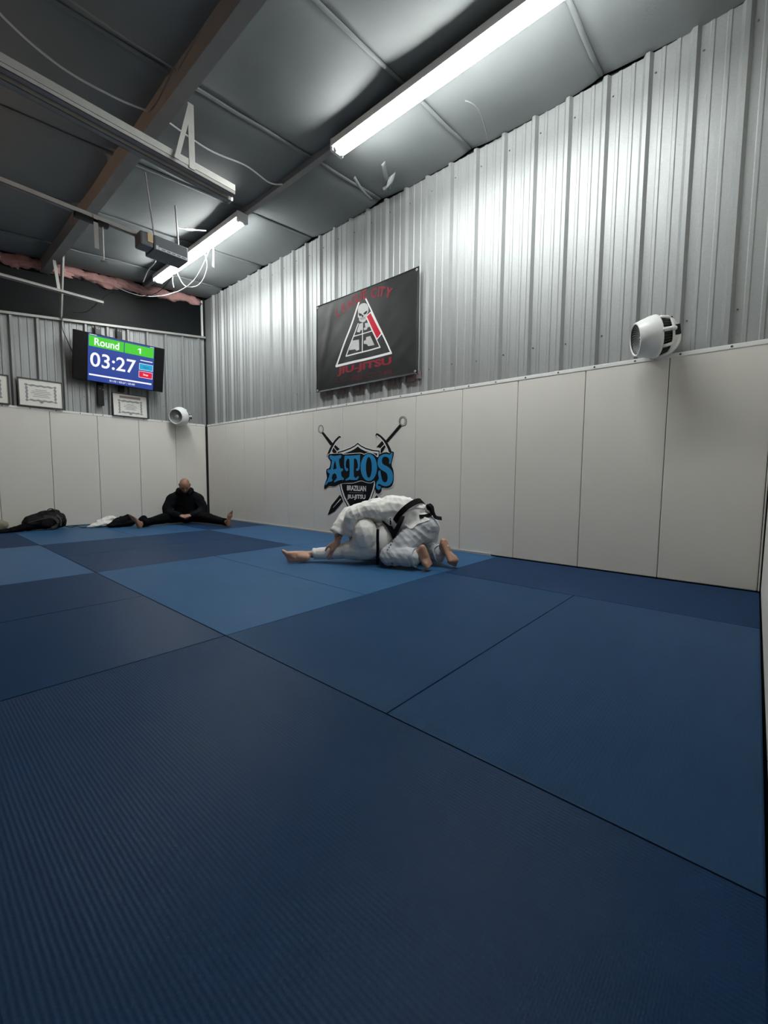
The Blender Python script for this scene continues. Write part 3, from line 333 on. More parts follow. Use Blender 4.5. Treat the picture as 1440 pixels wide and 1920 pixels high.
for y0,y1,sheen_tone in ((-2.0,-.0,'mat_sheen_dark'),(-4.05,-2.0,'mat_sheen_bright'),(-6.07,-4.05,'mat_sheen_bright'),(-8.08,-6.07,'mat_sheen_dark')): floor_mat(-.99,-.012,y0,y1,'y',sheen_tone)
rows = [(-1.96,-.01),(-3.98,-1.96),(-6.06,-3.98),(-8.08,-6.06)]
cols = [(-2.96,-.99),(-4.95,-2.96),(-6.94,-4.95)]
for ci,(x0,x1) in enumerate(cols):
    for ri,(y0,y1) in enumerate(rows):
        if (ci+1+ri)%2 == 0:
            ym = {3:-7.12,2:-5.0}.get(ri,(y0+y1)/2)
            sheen_tone = 'mat_sheen_mid' if (ci,ri) == (0,3) else 'mat_sheen_dark'
            floor_mat(x0,x1,y0,ym,'x',sheen_tone); floor_mat(x0,x1,ym,y1,'x',sheen_tone)
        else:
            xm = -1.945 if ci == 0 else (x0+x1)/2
            sheen_tone = 'mat_sheen_dark' if (ci,ri) == (1,3) else 'mat_sheen_bright'  # near block takes the darkened copy, as it shows less sheen
            floor_mat(x0,xm,y0,y1,'y',sheen_tone); floor_mat(xm,x1,y0,y1,'y',sheen_tone)

# corrugated sheets ------------------------------------------------
PITCH_R = 0.30
RIB = [(-.15,0),(-.119,0),(-.112,.006),(-.092,.006),(-.085,0),(-.036,0),(-.014,.034),(.014,.034),(.036,0),(.085,0),(.092,.006),(.112,.006),(.119,0)]
# one pitch runs from -.15 to +.15 with the big rib in the middle and two small ones either side
def sheet_vf(u0, npitch, zfun, zlo):
    """profile points (u along the wall, h towards the room)"""
    pr = []
    for k in range(npitch):
        for u,h in RIB: pr.append((u0+.15+k*PITCH_R+u, h))
    pr.append((u0+npitch*PITCH_R, 0))
    return pr
def sheet(name, pr, mapf, zfun, zlo, parent):
    v=[];f=[]
    for u,h in pr: v += [mapf(u,h,zlo), mapf(u,h,zfun(u))]
    for i in range(len(pr)-1): f.append((2*i,2*i+2,2*i+3,2*i+1))
    return pyd(name, v, f, M['sheet'], parent)
XM = .056              # metal plane of the right wall (pads stand proud of it)
wall_right = box('wall_right', (.10,-9.0,-.1), (.16,.30,4.6), M['dark']); tag(wall_right, 'galvalume clad right wall with white padding below', kind='structure')
for k in range(10):
    u0 = .135 + .30*3*k - .9*0      # distance from the back corner
    sheet('metal_sheet', sheet_vf(u0,3,None,0), lambda u,h,z: (XM-h,-u,z), lambda u: 4.098, 1.70, wall_right)
sheet('metal_sheet', [(-.06,0),(.135,0)], lambda u,h,z: (XM-h,-u,z), lambda u: 4.098, 1.70, wall_right)
YM = .056
wall_back = box('wall_back', (-7.0,.10,-.1), (.10,.16,4.6), M['dark']); tag(wall_back, 'galvalume clad back wall with a black board above', kind='structure')
def zb(u): return 3.392 - .1245*u       # raking top of the back wall's sheets, u = distance from the right wall
for k in range(8):
    u0 = -.055 + .90*k
    pr = [(u,h) for u,h in sheet_vf(u0,3,None,0) if u > -.05]
    sheet('metal_sheet', pr, lambda u,h,z: (-u,YM-h,z), zb, 1.70, wall_back)
# black board between the sheets and the roof
pyd('black_board', [(-7,.062,zb(7)-.02),(.0,.062,zb(0)-.02),(.0,.062,4.2),(-7,.062,4.2),(-7,.075,zb(7)-.02),(.0,.075,zb(0)-.02),(.0,.075,4.2),(-7,.075,4.2)],
    [(0,1,2,3),(7,6,5,4),(0,4,5,1),(1,5,6,2),(2,6,7,3),(3,7,4,0)], M['black_board'], wall_back)
# wall pads ---------------------------------------------------------
HP = 1.738
def pad_mesh(wd, ht):
    bm = bmesh.new(); add_box(bm, (-wd/2,-.05,0), (wd/2,0,ht), .007)
    me = bpy.data.meshes.new('wall_pad'); bm.to_mesh(me); bm.free(); me.materials.append(M['pad']); return me
PW = .6125; pm = pad_mesh(PW-.004, HP-.005)
y0 = -3.166
seams = [y0 - k*PW for k in range(-5,9)]       # seams along the right wall
def rpad(ya,yb,me=None):
    o = new_obj('wall_pad', me or pad_mesh(abs(yb-ya)-.004, HP-.005), None, wall_right); o.rotation_euler=(0,0,-PI/2); o.location=(0,(ya+yb)/2,.005); return o
# local -Y is the pad's back; after turning, its face looks to -X
for a,b in zip(seams[:-1],seams[1:]): rpad(a,b,pm)
rpad(-.035,seams[0]); rpad(seams[-1],-8.08)
for o in [c for c in wall_right.children if c.name.startswith('wall_pad')]:
    o.location.x = 0.0; o.rotation_euler = (0,0,PI/2)
PB = .6108; pb = pad_mesh(PB-.004, HP-.005)
bs = [-2.4166+PB*k for k in range(-7,4)]
def bpad(xa,xb,me=None):
    o = new_obj('wall_pad', me or pad_mesh(abs(xb-xa)-.004, HP-.005), None, wall_back); o.rotation_euler=(0,0,PI); o.location=((xa+xb)/2,0,.005)
for a,b in zip(bs[:-1],bs[1:]): bpad(a,b,pb)
bpad(bs[-1],-.022)
wall_front = box('wall_front', (-7.0,YF-.14,-.1), (.30,YF-.06,4.6), M['pad']); tag(wall_front, 'white padded wall just behind the viewer', kind='structure')
for k in range(11):
    o = new_obj('wall_pad', pm, None, wall_front); o.location = (-.012-PW*(k+.5), YF, .012)
wall_left = box('wall_left', (-7.06,-9.0,-.1), (-7.0,.30,4.6), M['steel']); tag(wall_left, 'dark steel wall with the overhead door, outside the picture', kind='structure')

# battens screwed along the top of the pads, base strip, corner post
def screws(name, pts, nrm, r, parent, m='screw'):
    L_=[]
    for p in pts:
        d,s,u = frame_from(nrm); mt = Matrix((s,u,d)).transposed().to_4x4(); mt.translation = Vector(p)
        L_.append(xf(lathe([(r,0),(r,.003),(r*.5,.005)],8), mt))
    v,f = merge(L_); o = pyd(name, v, f, M[m], parent); o['kind']='stuff'; return o
t1 = empty('trim_1'); tag(t1,'white batten screwed along the top of the right wall pads',kind='structure')
ya = -.03
while ya > -8.0:
    yb = max(ya-1.83,-8.08)
    bm=bmesh.new(); add_box(bm,(-.004,yb+.002,HP-.004),(XM-.036,ya-.002,HP+.030),.004); from_bm('batten',bm,M['batten'],t1); ya=yb
screws('screw', [(-.003,-.2-.305*k,HP+.014) for k in range(26)], (-1,0,0), .008, t1)
t2 = empty('trim_2'); tag(t2,'white batten along the top of the back wall pads',kind='structure')
xa=-.03
while xa > -6.9:
    xb=max(xa-1.83,-6.95); bm=bmesh.new(); add_box(bm,(xb+.002,-.004,HP-.004),(xa-.002,YM-.036,HP+.030),.004); from_bm('batten',bm,M['batten'],t2); xa=xb
screws('screw', [(-.2-.305*k,-.003,HP+.014) for k in range(22)], (0,-1,0), .008, t2)
def rakebox(name,xa,xb,ya_,yb_,za,zb_,h,m,parent=None):
    v=[(xa,ya_,za),(xb,ya_,zb_),(xb,yb_,zb_),(xa,yb_,za),(xa,ya_,za+h),(xb,ya_,zb_+h),(xb,yb_,zb_+h),(xa,yb_,za+h)]
    return pyd(name,v,[(0,3,2,1),(4,5,6,7),(0,1,5,4),(1,2,6,5),(2,3,7,6),(3,0,4,7)],m,parent)
t3 = rakebox('trim_3',-6.9,.03,.0,.06,zb(6.9)-.012,zb(-.03)-.012,.034,M['steel_light']); tag(t3,'pale angle capping the raking top of the back wall sheets',kind='structure')
t4 = box('trim_4',(-.03,.03,zb(.0)),(.0,.061,4.07),M['batten']); tag(t4,'short white post closing the black board at the corner',kind='structure')
t5 = rakebox('trim_5',-6.9,.0,.035,.066,roof_z(-6.9)-.125,roof_z(0)-.125,.022,M['frame_black']); tag(t5,'black edge strip under the pink insulation',kind='structure')
bb = box('baseboard_right',(-.016,-6.0,-.01),(.0,-.03,.022),M['plastic_grey'],bev=.004); tag(bb,'grey rubber strip where the mats meet the right wall',kind='structure')
cg = box('trim_6',(-.022,.0,0),(.0,.05,HP),M['dark']); tag(cg,'dark joint between the two runs of pads in the corner',kind='structure')
# sheet screws: two visible rows
pts=[]
for k in range(27):
    for z in (2.02,3.93):
        pts.append((XM-.002,-.285-.30*k-.055,z+.01*((k*7)%3-1)))
screws('sheet_screw', pts, (-1,0,0), .007, wall_right)
screws('sheet_screw', [(-.095-.30*k-.06,YM-.002,2.02+.01*((k*5)%3)) for k in range(12)], (0,-1,0), .007, wall_back)

# ceiling: foil-faced insulation sagging between strapping -----------------
ceiling = box('ceiling',(-7.0,-9.0,4.5),(.30,.30,4.56),M['dark']); tag(ceiling,'sloping roof lined with grey faced insulation',kind='structure')
ys = [.06,-.62,-1.86,-3.10,-4.40,-5.62,-6.85,-8.2,-9.0]
for a,b in zip(ys[:-1],ys[1:]):
    nx,ny=36,14; v=[];f=[]
    for i in range(nx+1):
        x=.056-7.0*i/nx
        for j in range(ny+1):
            t=j/ny; y=a+(b-a)*t
            bay = abs(math.sin((x+1.02)/1.36*PI))          # purlins at 1.36 m spacing hold it up
            sag=.05*(math.sin(PI*t)**.7)*(.35+.65*bay)
            z=roof_z(x)+.03-sag+.012*noise.noise(Vector((x*1.7,y*1.9,3)))+.006*noise.noise(Vector((x*6,y*5,8)))
            z=z if t not in (0,1) else roof_z(x)+.035
            v.append((x,y,z))
    for i in range(nx):
        for j in range(ny): q=i*(ny+1)+j; f.append((q,q+ny+1,q+ny+2,q+1))
    pyd('insulation_sheet',v,f,M['vinyl'],ceiling,True)
# tape / strap lines over the seams
for k,y in enumerate(ys[1:-1]):
    pts=[(.03-7*i/30,y+.015*noise.noise(Vector((i*.4,k,0))),roof_z(.03-7*i/30)+.022+.008*noise.noise(Vector((i*.6,k,5)))) for i in range(31)]
    rod('seam_tape',pts,[.012]*31,M['vinyl'],ceiling,6,True,1.6)
# Z purlin that shows under the lining, and the light rail
def purlin(name,x,ybeg,yend,h,wf,m,lip=.022,zt=None):
    z0=(zt if zt else roof_z(x)+.02); th=.006
    parts=[boxvf((x-th,yend,z0-h),(x,ybeg,z0)), boxvf((x-th,yend,z0-h-th),(x+wf,ybeg,z0-h)), boxvf((x+wf-th,yend,z0-h),(x+wf,ybeg,z0-h+lip))]
    v,f=merge(parts); return pyd(name,v,f,m)
b1=purlin('roof_beam',-2.42,.05,-8.07,.165,.10,M['steel']); tag(b1,'thick grey roof purlin crossing the ceiling on the left',kind='structure')
b2=purlin('roof_beam',-1.035,.05,-8.07,.060,.055,M['steel']); tag(b2,'thin grey roof purlin carrying the strip lights',kind='structure')
# pink fibreglass stuffed over the back wall
bmv=[]
def lump(c,r,seed):
    bm=bmesh.new(); bmesh.ops.create_icosphere(bm,subdivisions=3,radius=1)
    for q in bm.verts:
        n=q.co.copy(); k=1+.40*noise.noise(n*1.6+Vector((seed,0,0)))+.42*noise.noise(n*3.6+Vector((0,seed,0)))+.2*noise.noise(n*8+Vector((0,0,seed)))
        q.co=Vector((n.x*r[0]*k+c[0],n.y*r[1]*k+c[1],n.z*r[2]*k+c[2]))
    bm.verts.index_update(); res=([q.co.copy() for q in bm.verts],[tuple(q.index for q in ff.verts) for ff in bm.faces]); bm.free(); return res
L_=[]; x=-.05; s=0
while x>-5.5:
    wl=.10+.09*random.random(); L_.append(lump((x-wl,.035,roof_z(x)-.078+.018*math.sin(s*2.1)),(wl*1.25,.055,.066+.022*random.random()),s)); x-=wl*1.35; s+=1
v,f=merge(L_); ins=pyd('pink_insulation',v,f,M['pink'],None,True); tag(ins,'pink fibreglass insulation stuffed along the top of the back wall','insulation',kind='stuff')
# ================================================================== THINGS
def ext(name, prof, y0, y1, m, parent):
    """prism: closed (x,z) profile pushed along y"""
    n=len(prof); v=[(x,y0,z) for x,z in prof]+[(x,y1,z) for x,z in prof]
    f=[tuple(range(n))[::-1],tuple(range(n,2*n))]+[(i,(i+1)%n,n+(i+1)%n,n+i) for i in range(n)]
    return pyd(name,v,f,m,parent)
def strip_light(y_far,y_near,label):
    t=empty('strip_light',(-1.07,(y_far+y_near)/2,3.86),label,'light',group='ceiling strip lights')
    a=(y_near-y_far)/2
    # folded white channel: left lip lower than the right one
    prof=[(-.078,.014),(-.064,.090),(.062,.090),(.076,.034),(.072,.034),(.058,.084),(-.060,.084),(-.074,.014)]
    ext('housing',prof,-a,a,M['lamp_body'],t)
    for x in (-.040,.040): rod('tube',[(x,-a+.035,0),(x,a-.035,0)],.018,M['tube'],t,10)
    for s in (-1,1):
        e=box('end_cap',(-.072,s*a-.016,-.020),(.068,s*a+.016,.088),M['lamp_body'],t,.006)
        for x in (-.040,.040):
            c=rod('lamp_holder',[(x,s*(a-.016),0),(x,s*(a-.04),0)],.021,M['lamp_body'],e,10)
    return t
strip_light(-3.16,-.66,'white twin-tube strip light hung nearer the back wall')
strip_light(-7.32,-4.83,'long white twin-tube strip light running overhead towards the viewer')
pt=bpy.data.lights.new('bulb','POINT'); pt.energy=WARM_W; pt.color=(1,.62,.36); pt.shadow_soft_size=.05
pl=bpy.data.objects.new('warm_bulb',pt); C.objects.link(pl); pl.location=(-4.5,-3.1,3.35)

# loose wires round the far lamp ---------------------------------------
o=rod('lamp_flex',crom([(-1.07,-2.15,3.93),(-.96,-2.05,3.70),(-.93,-1.75,3.56),(-1.0,-1.45,3.60),(-1.07,-1.35,3.80)],8),.007,M['white_cable'],None,6); tag(o,'short white flex looping down from the far strip light','cable')
o=rod('hanging_cord',crom([(-1.02,-2.35,3.92),(-.98,-1.7,3.62),(-1.05,-1.0,3.58),(-1.25,-.4,3.66),(-1.5,.03,3.85)],8),.006,M['white_cable'],None,6); tag(o,'long thin white cord drooping from the far strip light to the pink insulation','cable')
o=pyd('paper_tag',[(-1.005,-2.32,3.90),(-.985,-2.31,3.90),(-.925,-2.19,3.66),(-.965,-2.21,3.66),(-1.005,-2.315,3.902),(-.985,-2.305,3.902),(-.925,-2.185,3.662),(-.965,-2.205,3.662)],[(0,1,2,3),(7,6,5,4),(0,4,5,1),(1,5,6,2),(2,6,7,3),(3,7,4,0)],M['label_white']); tag(o,'small white paper tag dangling beside the far strip light','tag')
o=rod('lamp_lead',crom([(-1.07,-1.25,3.87),(-1.05,-1.15,3.75),(-1.02,-1.12,3.66)],6),.007,M['white_cable'],None,6); tag(o,'stubby white lead end hanging under the far strip light','cable')
o=rod('torn_strip',crom([(-1.62,-2.62,3.74),(-1.45,-2.60,3.80),(-1.22,-2.55,3.90)],6),[.006]*5+[.014]*3+[.006]*5,M['label_white'],None,6,True,1.5); tag(o,'white torn plastic strip between the door opener and the far strip light','strip')
# ceiling cables -----------------------------------------------------------
def ceil_cable(name,pts,r,m,label):
    P=crom([(x,y,roof_z(x)-.0-d) for x,y,d in pts],8); o=rod(name,P,r,m,None,6); return tag(o,label,'cable')
ceil_cable('ceiling_cable',[(-3.9,-4.62,.06),(-3.4,-4.17,.05),(-3.05,-4.05,.10),(-2.7,-4.02,.10),(-2.44,-4.0,.06)],.008,M['white_cable'],'pale cable sagging across the dark ceiling left of the big purlin')
ceil_cable('ceiling_cable',[(-2.30,-3.99,.05),(-1.9,-3.97,.10),(-1.5,-3.95,.06),(-1.25,-3.98,.13),(-1.06,-3.95,.06)],.007,M['white_cable'],'pale cable drooping between the big purlin and the light rail')
ceil_cable('ceiling_cable',[(-3.9,-4.60,.05),(-3.2,-4.58,.05),(-2.8,-4.56,.06),(-2.44,-4.54,.05)],.006,M['steel'],'thin dark cable crossing the upper left ceiling')
ceil_cable('ceiling_cable',[(-.62,-5.95,.045),(-.5,-5.98,.045),(-.3,-5.95,.05),(-.02,-5.85,.03)],.007,M['vinyl'],'grey cable over the ceiling near the top of the right wall')

# torn lining on the ceiling over the right wall
L_=[]
for (xa,ya,xb,yb,wd,dz) in ((-.52,-4.93,-.10,-4.66,.05,.02),(-.56,-4.55,-.12,-4.40,.03,.03),(-.30,-4.86,-.22,-4.70,.10,.07)):
    v=[];n=10
    for i in range(n+1):
        t=i/n;x=xa+(xb-xa)*t;y=ya+(yb-ya)*t;z=roof_z(x)-.035-dz*math.sin(PI*t)+.008*noise.noise(Vector((t*6,wd*90,0)))
        v+=[(x,y-wd/2,z),(x,y+wd/2,z-.015)]
    v2=[(a,b,c+.004) for a,b,c in v]; k=len(v)
    f=[(2*i,2*i+1,2*i+3,2*i+2) for i in range(n)]+[(k+2*i+2,k+2*i+3,k+2*i+1,k+2*i) for i in range(n)]
    f+=[(2*i,2*i+2,k+2*i+2,k+2*i) for i in range(n)]+[(2*i+3,2*i+1,k+2*i+1,k+2*i+3) for i in range(n)]+[(0,k,k+1,1),(2*n,2*n+1,k+2*n+1,k+2*n)]
    L_.append((v+v2,f))
tl=empty('torn_lining',(-.3,-4.7,4.0),'torn flaps of grey ceiling lining above the right wall','lining')
for q in L_: o=pyd('flap',[(a+.3,b+4.7,c-4.0) for a,b,c in q[0]],q[1],M['vinyl'],tl,True)

# overhead-door tracks --------------------------------------------------
ZT=3.32
def door_track(y,x_end,label,double,hang):
    t=empty('door_track',(x_end,y,ZT),label,'track',group='overhead door tracks')
    Lg=4.6
    def bar(nm,segs,m):
        v,f=merge([boxvf((-Lg,a,c),(0,b,d)) for a,b,c,d in segs]); return pyd(nm,v,f,m,t)
    bar('angle_iron',[(-.045,0,.0,.004),(-.004,0,-.035,.0)] if not double else [(-.004,.0,-.005,.048),(-.0,.040,.044,.048)],M['steel_light'])
    if double:
        bar('rail',[(.0,.055,-.034,-.031),(.052,.055,-.034,.012),(.0,.003,-.034,.012)],M['steel'])
        o=bar('lower_rail',[(.075,.130,-.054,-.051),(.127,.130,-.054,-.012),(.075,.078,-.054,-.012)],M['steel'])
        ext('track_end',[(0,-.055),(.018,-.05),(.024,-.03),(.018,-.012),(0,-.006)],.072,.134,M['steel_light'],t)
    else:
        bar('rail',[(-.043,-.004,-.030,-.027),(-.043,-.040,-.030,-.003)],M['steel'])
    for (dx,dy,z1,wd,lean) in hang:
        v=[];f=[]
        vv=[(dx-wd,dy,-.02),(dx+wd,dy,-.02),(dx+wd,dy+.004,-.02),(dx-wd,dy+.004,-.02),(dx-wd+lean,dy,z1-ZT),(dx+wd+lean,dy,z1-ZT),(dx+wd+lean,dy+.004,z1-ZT),(dx-wd+lean,dy+.004,z1-ZT)]
        pyd('hanger',vv,[(0,3,2,1),(4,5,6,7),(0,1,5,4),(1,2,6,5),(2,3,7,6),(3,0,4,7)],M['steel_light'],t)
    return t
door_track(-4.37,-1.87,'double steel overhead-door track slung below the big purlin in the open',True,[(-.385,-.008,3.80,.024,.0),(-.52,-.03,3.78,.018,.125)])
door_track(-.63,-1.84,'single pale overhead-door track in front of the black board',False,[(-.52,-.006,3.70,.018,-.04)])
# strut from the purlin end down to the back wall
o=rod('angle_brace',[(-2.335,-.80,3.80),(-2.215,.02,3.13)],.022,M['steel_light'],None,4,False); tag(o,'pale steel brace leaning from the big purlin to the top of the back wall','brace')

# door opener -----------------------------------------------------------
op=empty('door_opener',(-1.96,-2.74,3.36),'grey garage door opener motor hung beside the far strip light','door opener')
box('motor_housing',(-.02,-.13,-.085),(.36,.13,.075),M['opener_grey'],op,.018)
box('light_lens',(-.155,-.125,-.075),(-.022,.05,.07),M['opener_grey'],op,.02)
box('lens_window',(-.085,-.134,-.030),(-.028,-.118,.068),M['lens_tan'],op,.004)
box('label_strip',(.03,-.1345,-.075),(.35,-.1315,-.045),M['label_white'],op)
box('label_plate',(.0,-.1345,-.075),(.026,-.1315,-.035),M['label_white'],op)
for k in range(5): box('label_print',(.06+.055*k,-.1352,-.066),(.10+.055*k,-.1342,-.054),M['ink_grey'],op)
v,f=merge([boxvf((-4.6,-.022,.04),(-.15,-.018,.085)),boxvf((-4.6,.018,.04),(-.15,.022,.085)),boxvf((-4.6,-.022,.04),(-.15,.022,.044))]); pyd('drive_rail',v,f,M['steel'],op)
rod('hanger',[(.02,-.05,.075),(-.22,-.48,.46)],.008,M['steel'],op,4,False)
rod('hanger',[(.33,.05,.07),(.30,.05,.62)],.010,M['steel_light'],op,4,False)
box('trolley',(-.72,-.03,.0),(-.42,.03,.045),M['plastic_black'],op,.008)
box('strap_hanger',(-.56,-.03,-.25),(-.52,-.026,.08),M['steel'],op)
pc=rod('pull_cord',[(-.47,0,.02),(-.468,.01,-.20),(-.472,0,-.34)],.005,M['white_cable'],op,6)
rod('pull_handle',[(-.50,0,-.345),(-.44,0,-.335)],.010,M['ink_brown'],pc,6)
o=rod('opener_wire',crom([(-1.62,-2.74,3.30),(-1.66,-2.2,3.12),(-1.72,-1.6,3.18),(-1.8,-.9,3.40),(-1.9,-.1,3.30),(-2.05,.03,3.28)],8),.004,M['black_cable'],None,6); tag(o,'thin dark wire swagging from the door opener across the black board','cable')
o=rod('opener_lead',crom([(-1.72,-2.35,3.55),(-1.73,-2.25,3.42),(-1.78,-2.15,3.33),(-1.80,-2.05,3.22)],8),.006,M['white_cable'],None,6); tag(o,'short pale lead hanging behind the door opener','cable')
o=rod('television_cable',crom([(-2.20,-.02,3.16),(-2.215,-.03,3.0),(-2.16,-.06,2.80),(-2.10,-.10,2.60)],8),.006,M['black_cable'],None,6); tag(o,'black cable dropping from the top of the back wall behind the television','cable')

# television -------------------------------------------------------------
tv=empty('television',(-1.498,-.22,2.589),'wall mounted television showing a green and navy round timer','television')
_m=Matrix.Rotation(-.103,3,'Z')@Matrix.Rotation(.162,3,'X')@Matrix.Rotation(.027,3,'Y'); tv.rotation_euler=_m.to_euler()
TW,TH=1.263,.7176
bz=box('bezel',(-TW/2,0,-TH/2),(TW/2,.055,TH/2),M['plastic_black'],tv,.006)
box('rear_cover',(-.45,.05,-.26),(.45,.085,.22),M['plastic_black'],tv,.02)
def tvp(u,v,d=0): return (-TW/2+u*TW,-.0015-d,TH/2-v*TH)
def tvrect(name,u0,v0,u1,v1,m,d=.0,parent=None):
    return pyd(name,[tvp(u0,v0,d),tvp(u0,v1,d),tvp(u1,v1,d),tvp(u1,v0,d)],[(0,1,2,3)],M[m],parent or tv)
def tvtext(name,s,u0,v0,u1,v1,m,d=.001,bold=.02,parent=None):
    t=text_mesh(s,bold); return put(name,(t[0],t[1]),lambda a,b: tvp(u0+a*(u1-u0),v1+b*(v0-v1),d),M[m],parent or tv)
sc_=tvrect('screen',.148,.018,.876,.982,'scr_navy')
def tvbox(name,u0,v0,u1,v1,m):
    tvrect('border',u0-.004,v0-.008,u1+.004,v1+.008,'scr_white' if m!='scr_green' else 'scr_navy',.0004,sc_)
    return tvrect(name,u0,v0,u1,v1,m,.0008,sc_)
tvbox('round_panel',.156,.052,.524,.268,'scr_green'); tvbox('round_panel',.534,.052,.868,.268,'scr_green')
tvtext('lettering','Round',.212,.085,.474,.238,'scr_white',.0012,.02,sc_); put('lettering',poly_mesh([[(0,.80),(.55,1),(1,1),(1,0),(.55,0),(.55,.80),(0,.62)]]),lambda a,b: tvp(.684+a*.034,.225+b*(.108-.225),.0012),M['scr_white'],sc_)
tvtext('timer_digits','03:27',.172,.385,.666,.685,'scr_white',.0012,.012,sc_)
tvrect('status_line',.715,.352,.858,.372,'scr_white',.0012,sc_)
tvbox('button',.708,.435,.862,.560,'scr_cyan'); tvbox('button',.706,.605,.860,.735,'scr_red')
tvtext('lettering','Pause',.752,.480,.818,.520,'scr_navy',.0012,.01,sc_); tvtext('lettering','Stop',.754,.645,.812,.698,'scr_white',.0012,.02,sc_)
tvrect('progress_bar',.162,.838,.856,.872,'scr_white',.0012,sc_)
tvtext('lettering','01:33 / 03:27 / 05:00',.378,.905,.660,.945,'scr_white',.0012,.01,sc_)
tvtext('lettering','Mon 7:12 PM',.160,.026,.236,.044,'scr_white',.0012,.01,sc_) if False else tvrect('status_line',.160,.026,.236,.036,'scr_white',.0012,sc_)
tvrect('status_line',.822,.026,.868,.036,'scr_white',.0012,sc_)
# mount rails on the wall move with the television bracket
mt=empty('television_mount',(-1.6,.0,2.5),'pair of black vertical television mount rails on the back wall','bracket')
box('rail',(-.185,-.022,-.593),(-.100,.02,.640),M['plastic_black'],mt,.004); box('rail',(.122,-.022,-.335),(.200,.02,.680),M['plastic_black'],mt,.004)
box('arm',(-.14,-.135,.02),(.16,-.02,.16),M['plastic_black'],mt,.01)
for x,z in ((-.16,.60),(-.13,.60),(.14,.64),(.175,.64),(-.155,-.33),(-.115,-.34)):
    rod('bolt',[(x,-.026,z),(x,-.020,z)],.008,M['label_white'],mt,8)

# certificates -----------------------------------------------------------
def certificate(cx,cz,wd,ht,label,yaw=0,tilt=0,brown=False,thin=False):
    t=empty('certificate_frame',(cx,-.012,cz-ht/2),label,'certificate',group='framed certificates on the back wall')
    t.rotation_euler=(-tilt,0,yaw); b=.016 if not thin else .010; d=.022
    v,f=merge([boxvf((-wd/2,-d,0),(-wd/2+b,.0,ht)),boxvf((wd/2-b,-d,0),(wd/2,.0,ht)),boxvf((-wd/2+b,-d,0),(wd/2-b,.0,b)),boxvf((-wd/2+b,-d,ht-b),(wd/2-b,.0,ht))]); pyd('frame',v,f,M['frame_black'] ,t)
    box('sheet',(-wd/2+b,-.012,b),(wd/2-b,-.004,ht-b),M['paper'],t)
    def ring(w2,h2,th,oz,m,wav):
        def outl(k):
            P=[];n=24
            for e in range(4):
                for i in range(n):
                    s=-1+2*i/n
                    if e==0:p=(s*w2*k[0],-h2*k[1]);nn=(0,-1)
                    elif e==1:p=(w2*k[0],s*h2*k[1]);nn=(1,0)
                    elif e==2:p=(-s*w2*k[0],h2*k[1]);nn=(0,1)
                    else:p=(-w2*k[0],-s*h2*k[1]);nn=(-1,0)
                    r=wav*math.cos(s*PI*4)+wav*1.5*(abs(s)>.85); P.append((p[0]+nn[0]*r,p[1]+nn[1]*r+oz))
            return P
        return poly_mesh([outl((1,1)),outl((1-th/w2,1-th/h2))])
    oz=ht*(.50 if not brown else .43); w2=wd*.335;h2=ht*(.29 if not brown else .28)
    put('ornate_border',ring(w2,h2,.024,oz,None,.0045),lambda a,b_:(a,-.0135,b_),M['ink_grey'],t)
    lines=[(.13,.62),(.20,.56),(.23,.50),(.16,.44),(.19,.38)]
    if brown: lines=[(.10,.55),(.17,.49),(.20,.43),(.13,.38),(.16,.33)]
    for w_,z_ in lines: box('text_line',(-wd*w_,-.0136,ht*z_-.0035),(wd*w_,-.0126,ht*z_+.0035),M['ink_grey'],t)
    if brown: box('title_band',(-wd*.30,-.0136,ht*.80),(wd*.30,-.0126,ht*.90),M['ink_brown'],t)
    v2,f2=lathe([(.022,0),(.022,.002),(.012,.004)],16); pyd('seal',[(a,-.0136-c,b_+oz-h2) for a,b_,c in v2],f2,M['ink_grey'],t)
    return t
certificate(-2.505,1.976,.53,.406,'black framed certificate standing on the pad batten left of the television',-.017,.032)
certificate(-1.318,1.955,.53,.375,'pale certificate with a brown title band under the television',.003,.043,True,True)
certificate(-3.125,1.974,.53,.41,'black framed certificate cut off by the left edge of the picture',.0,.035)

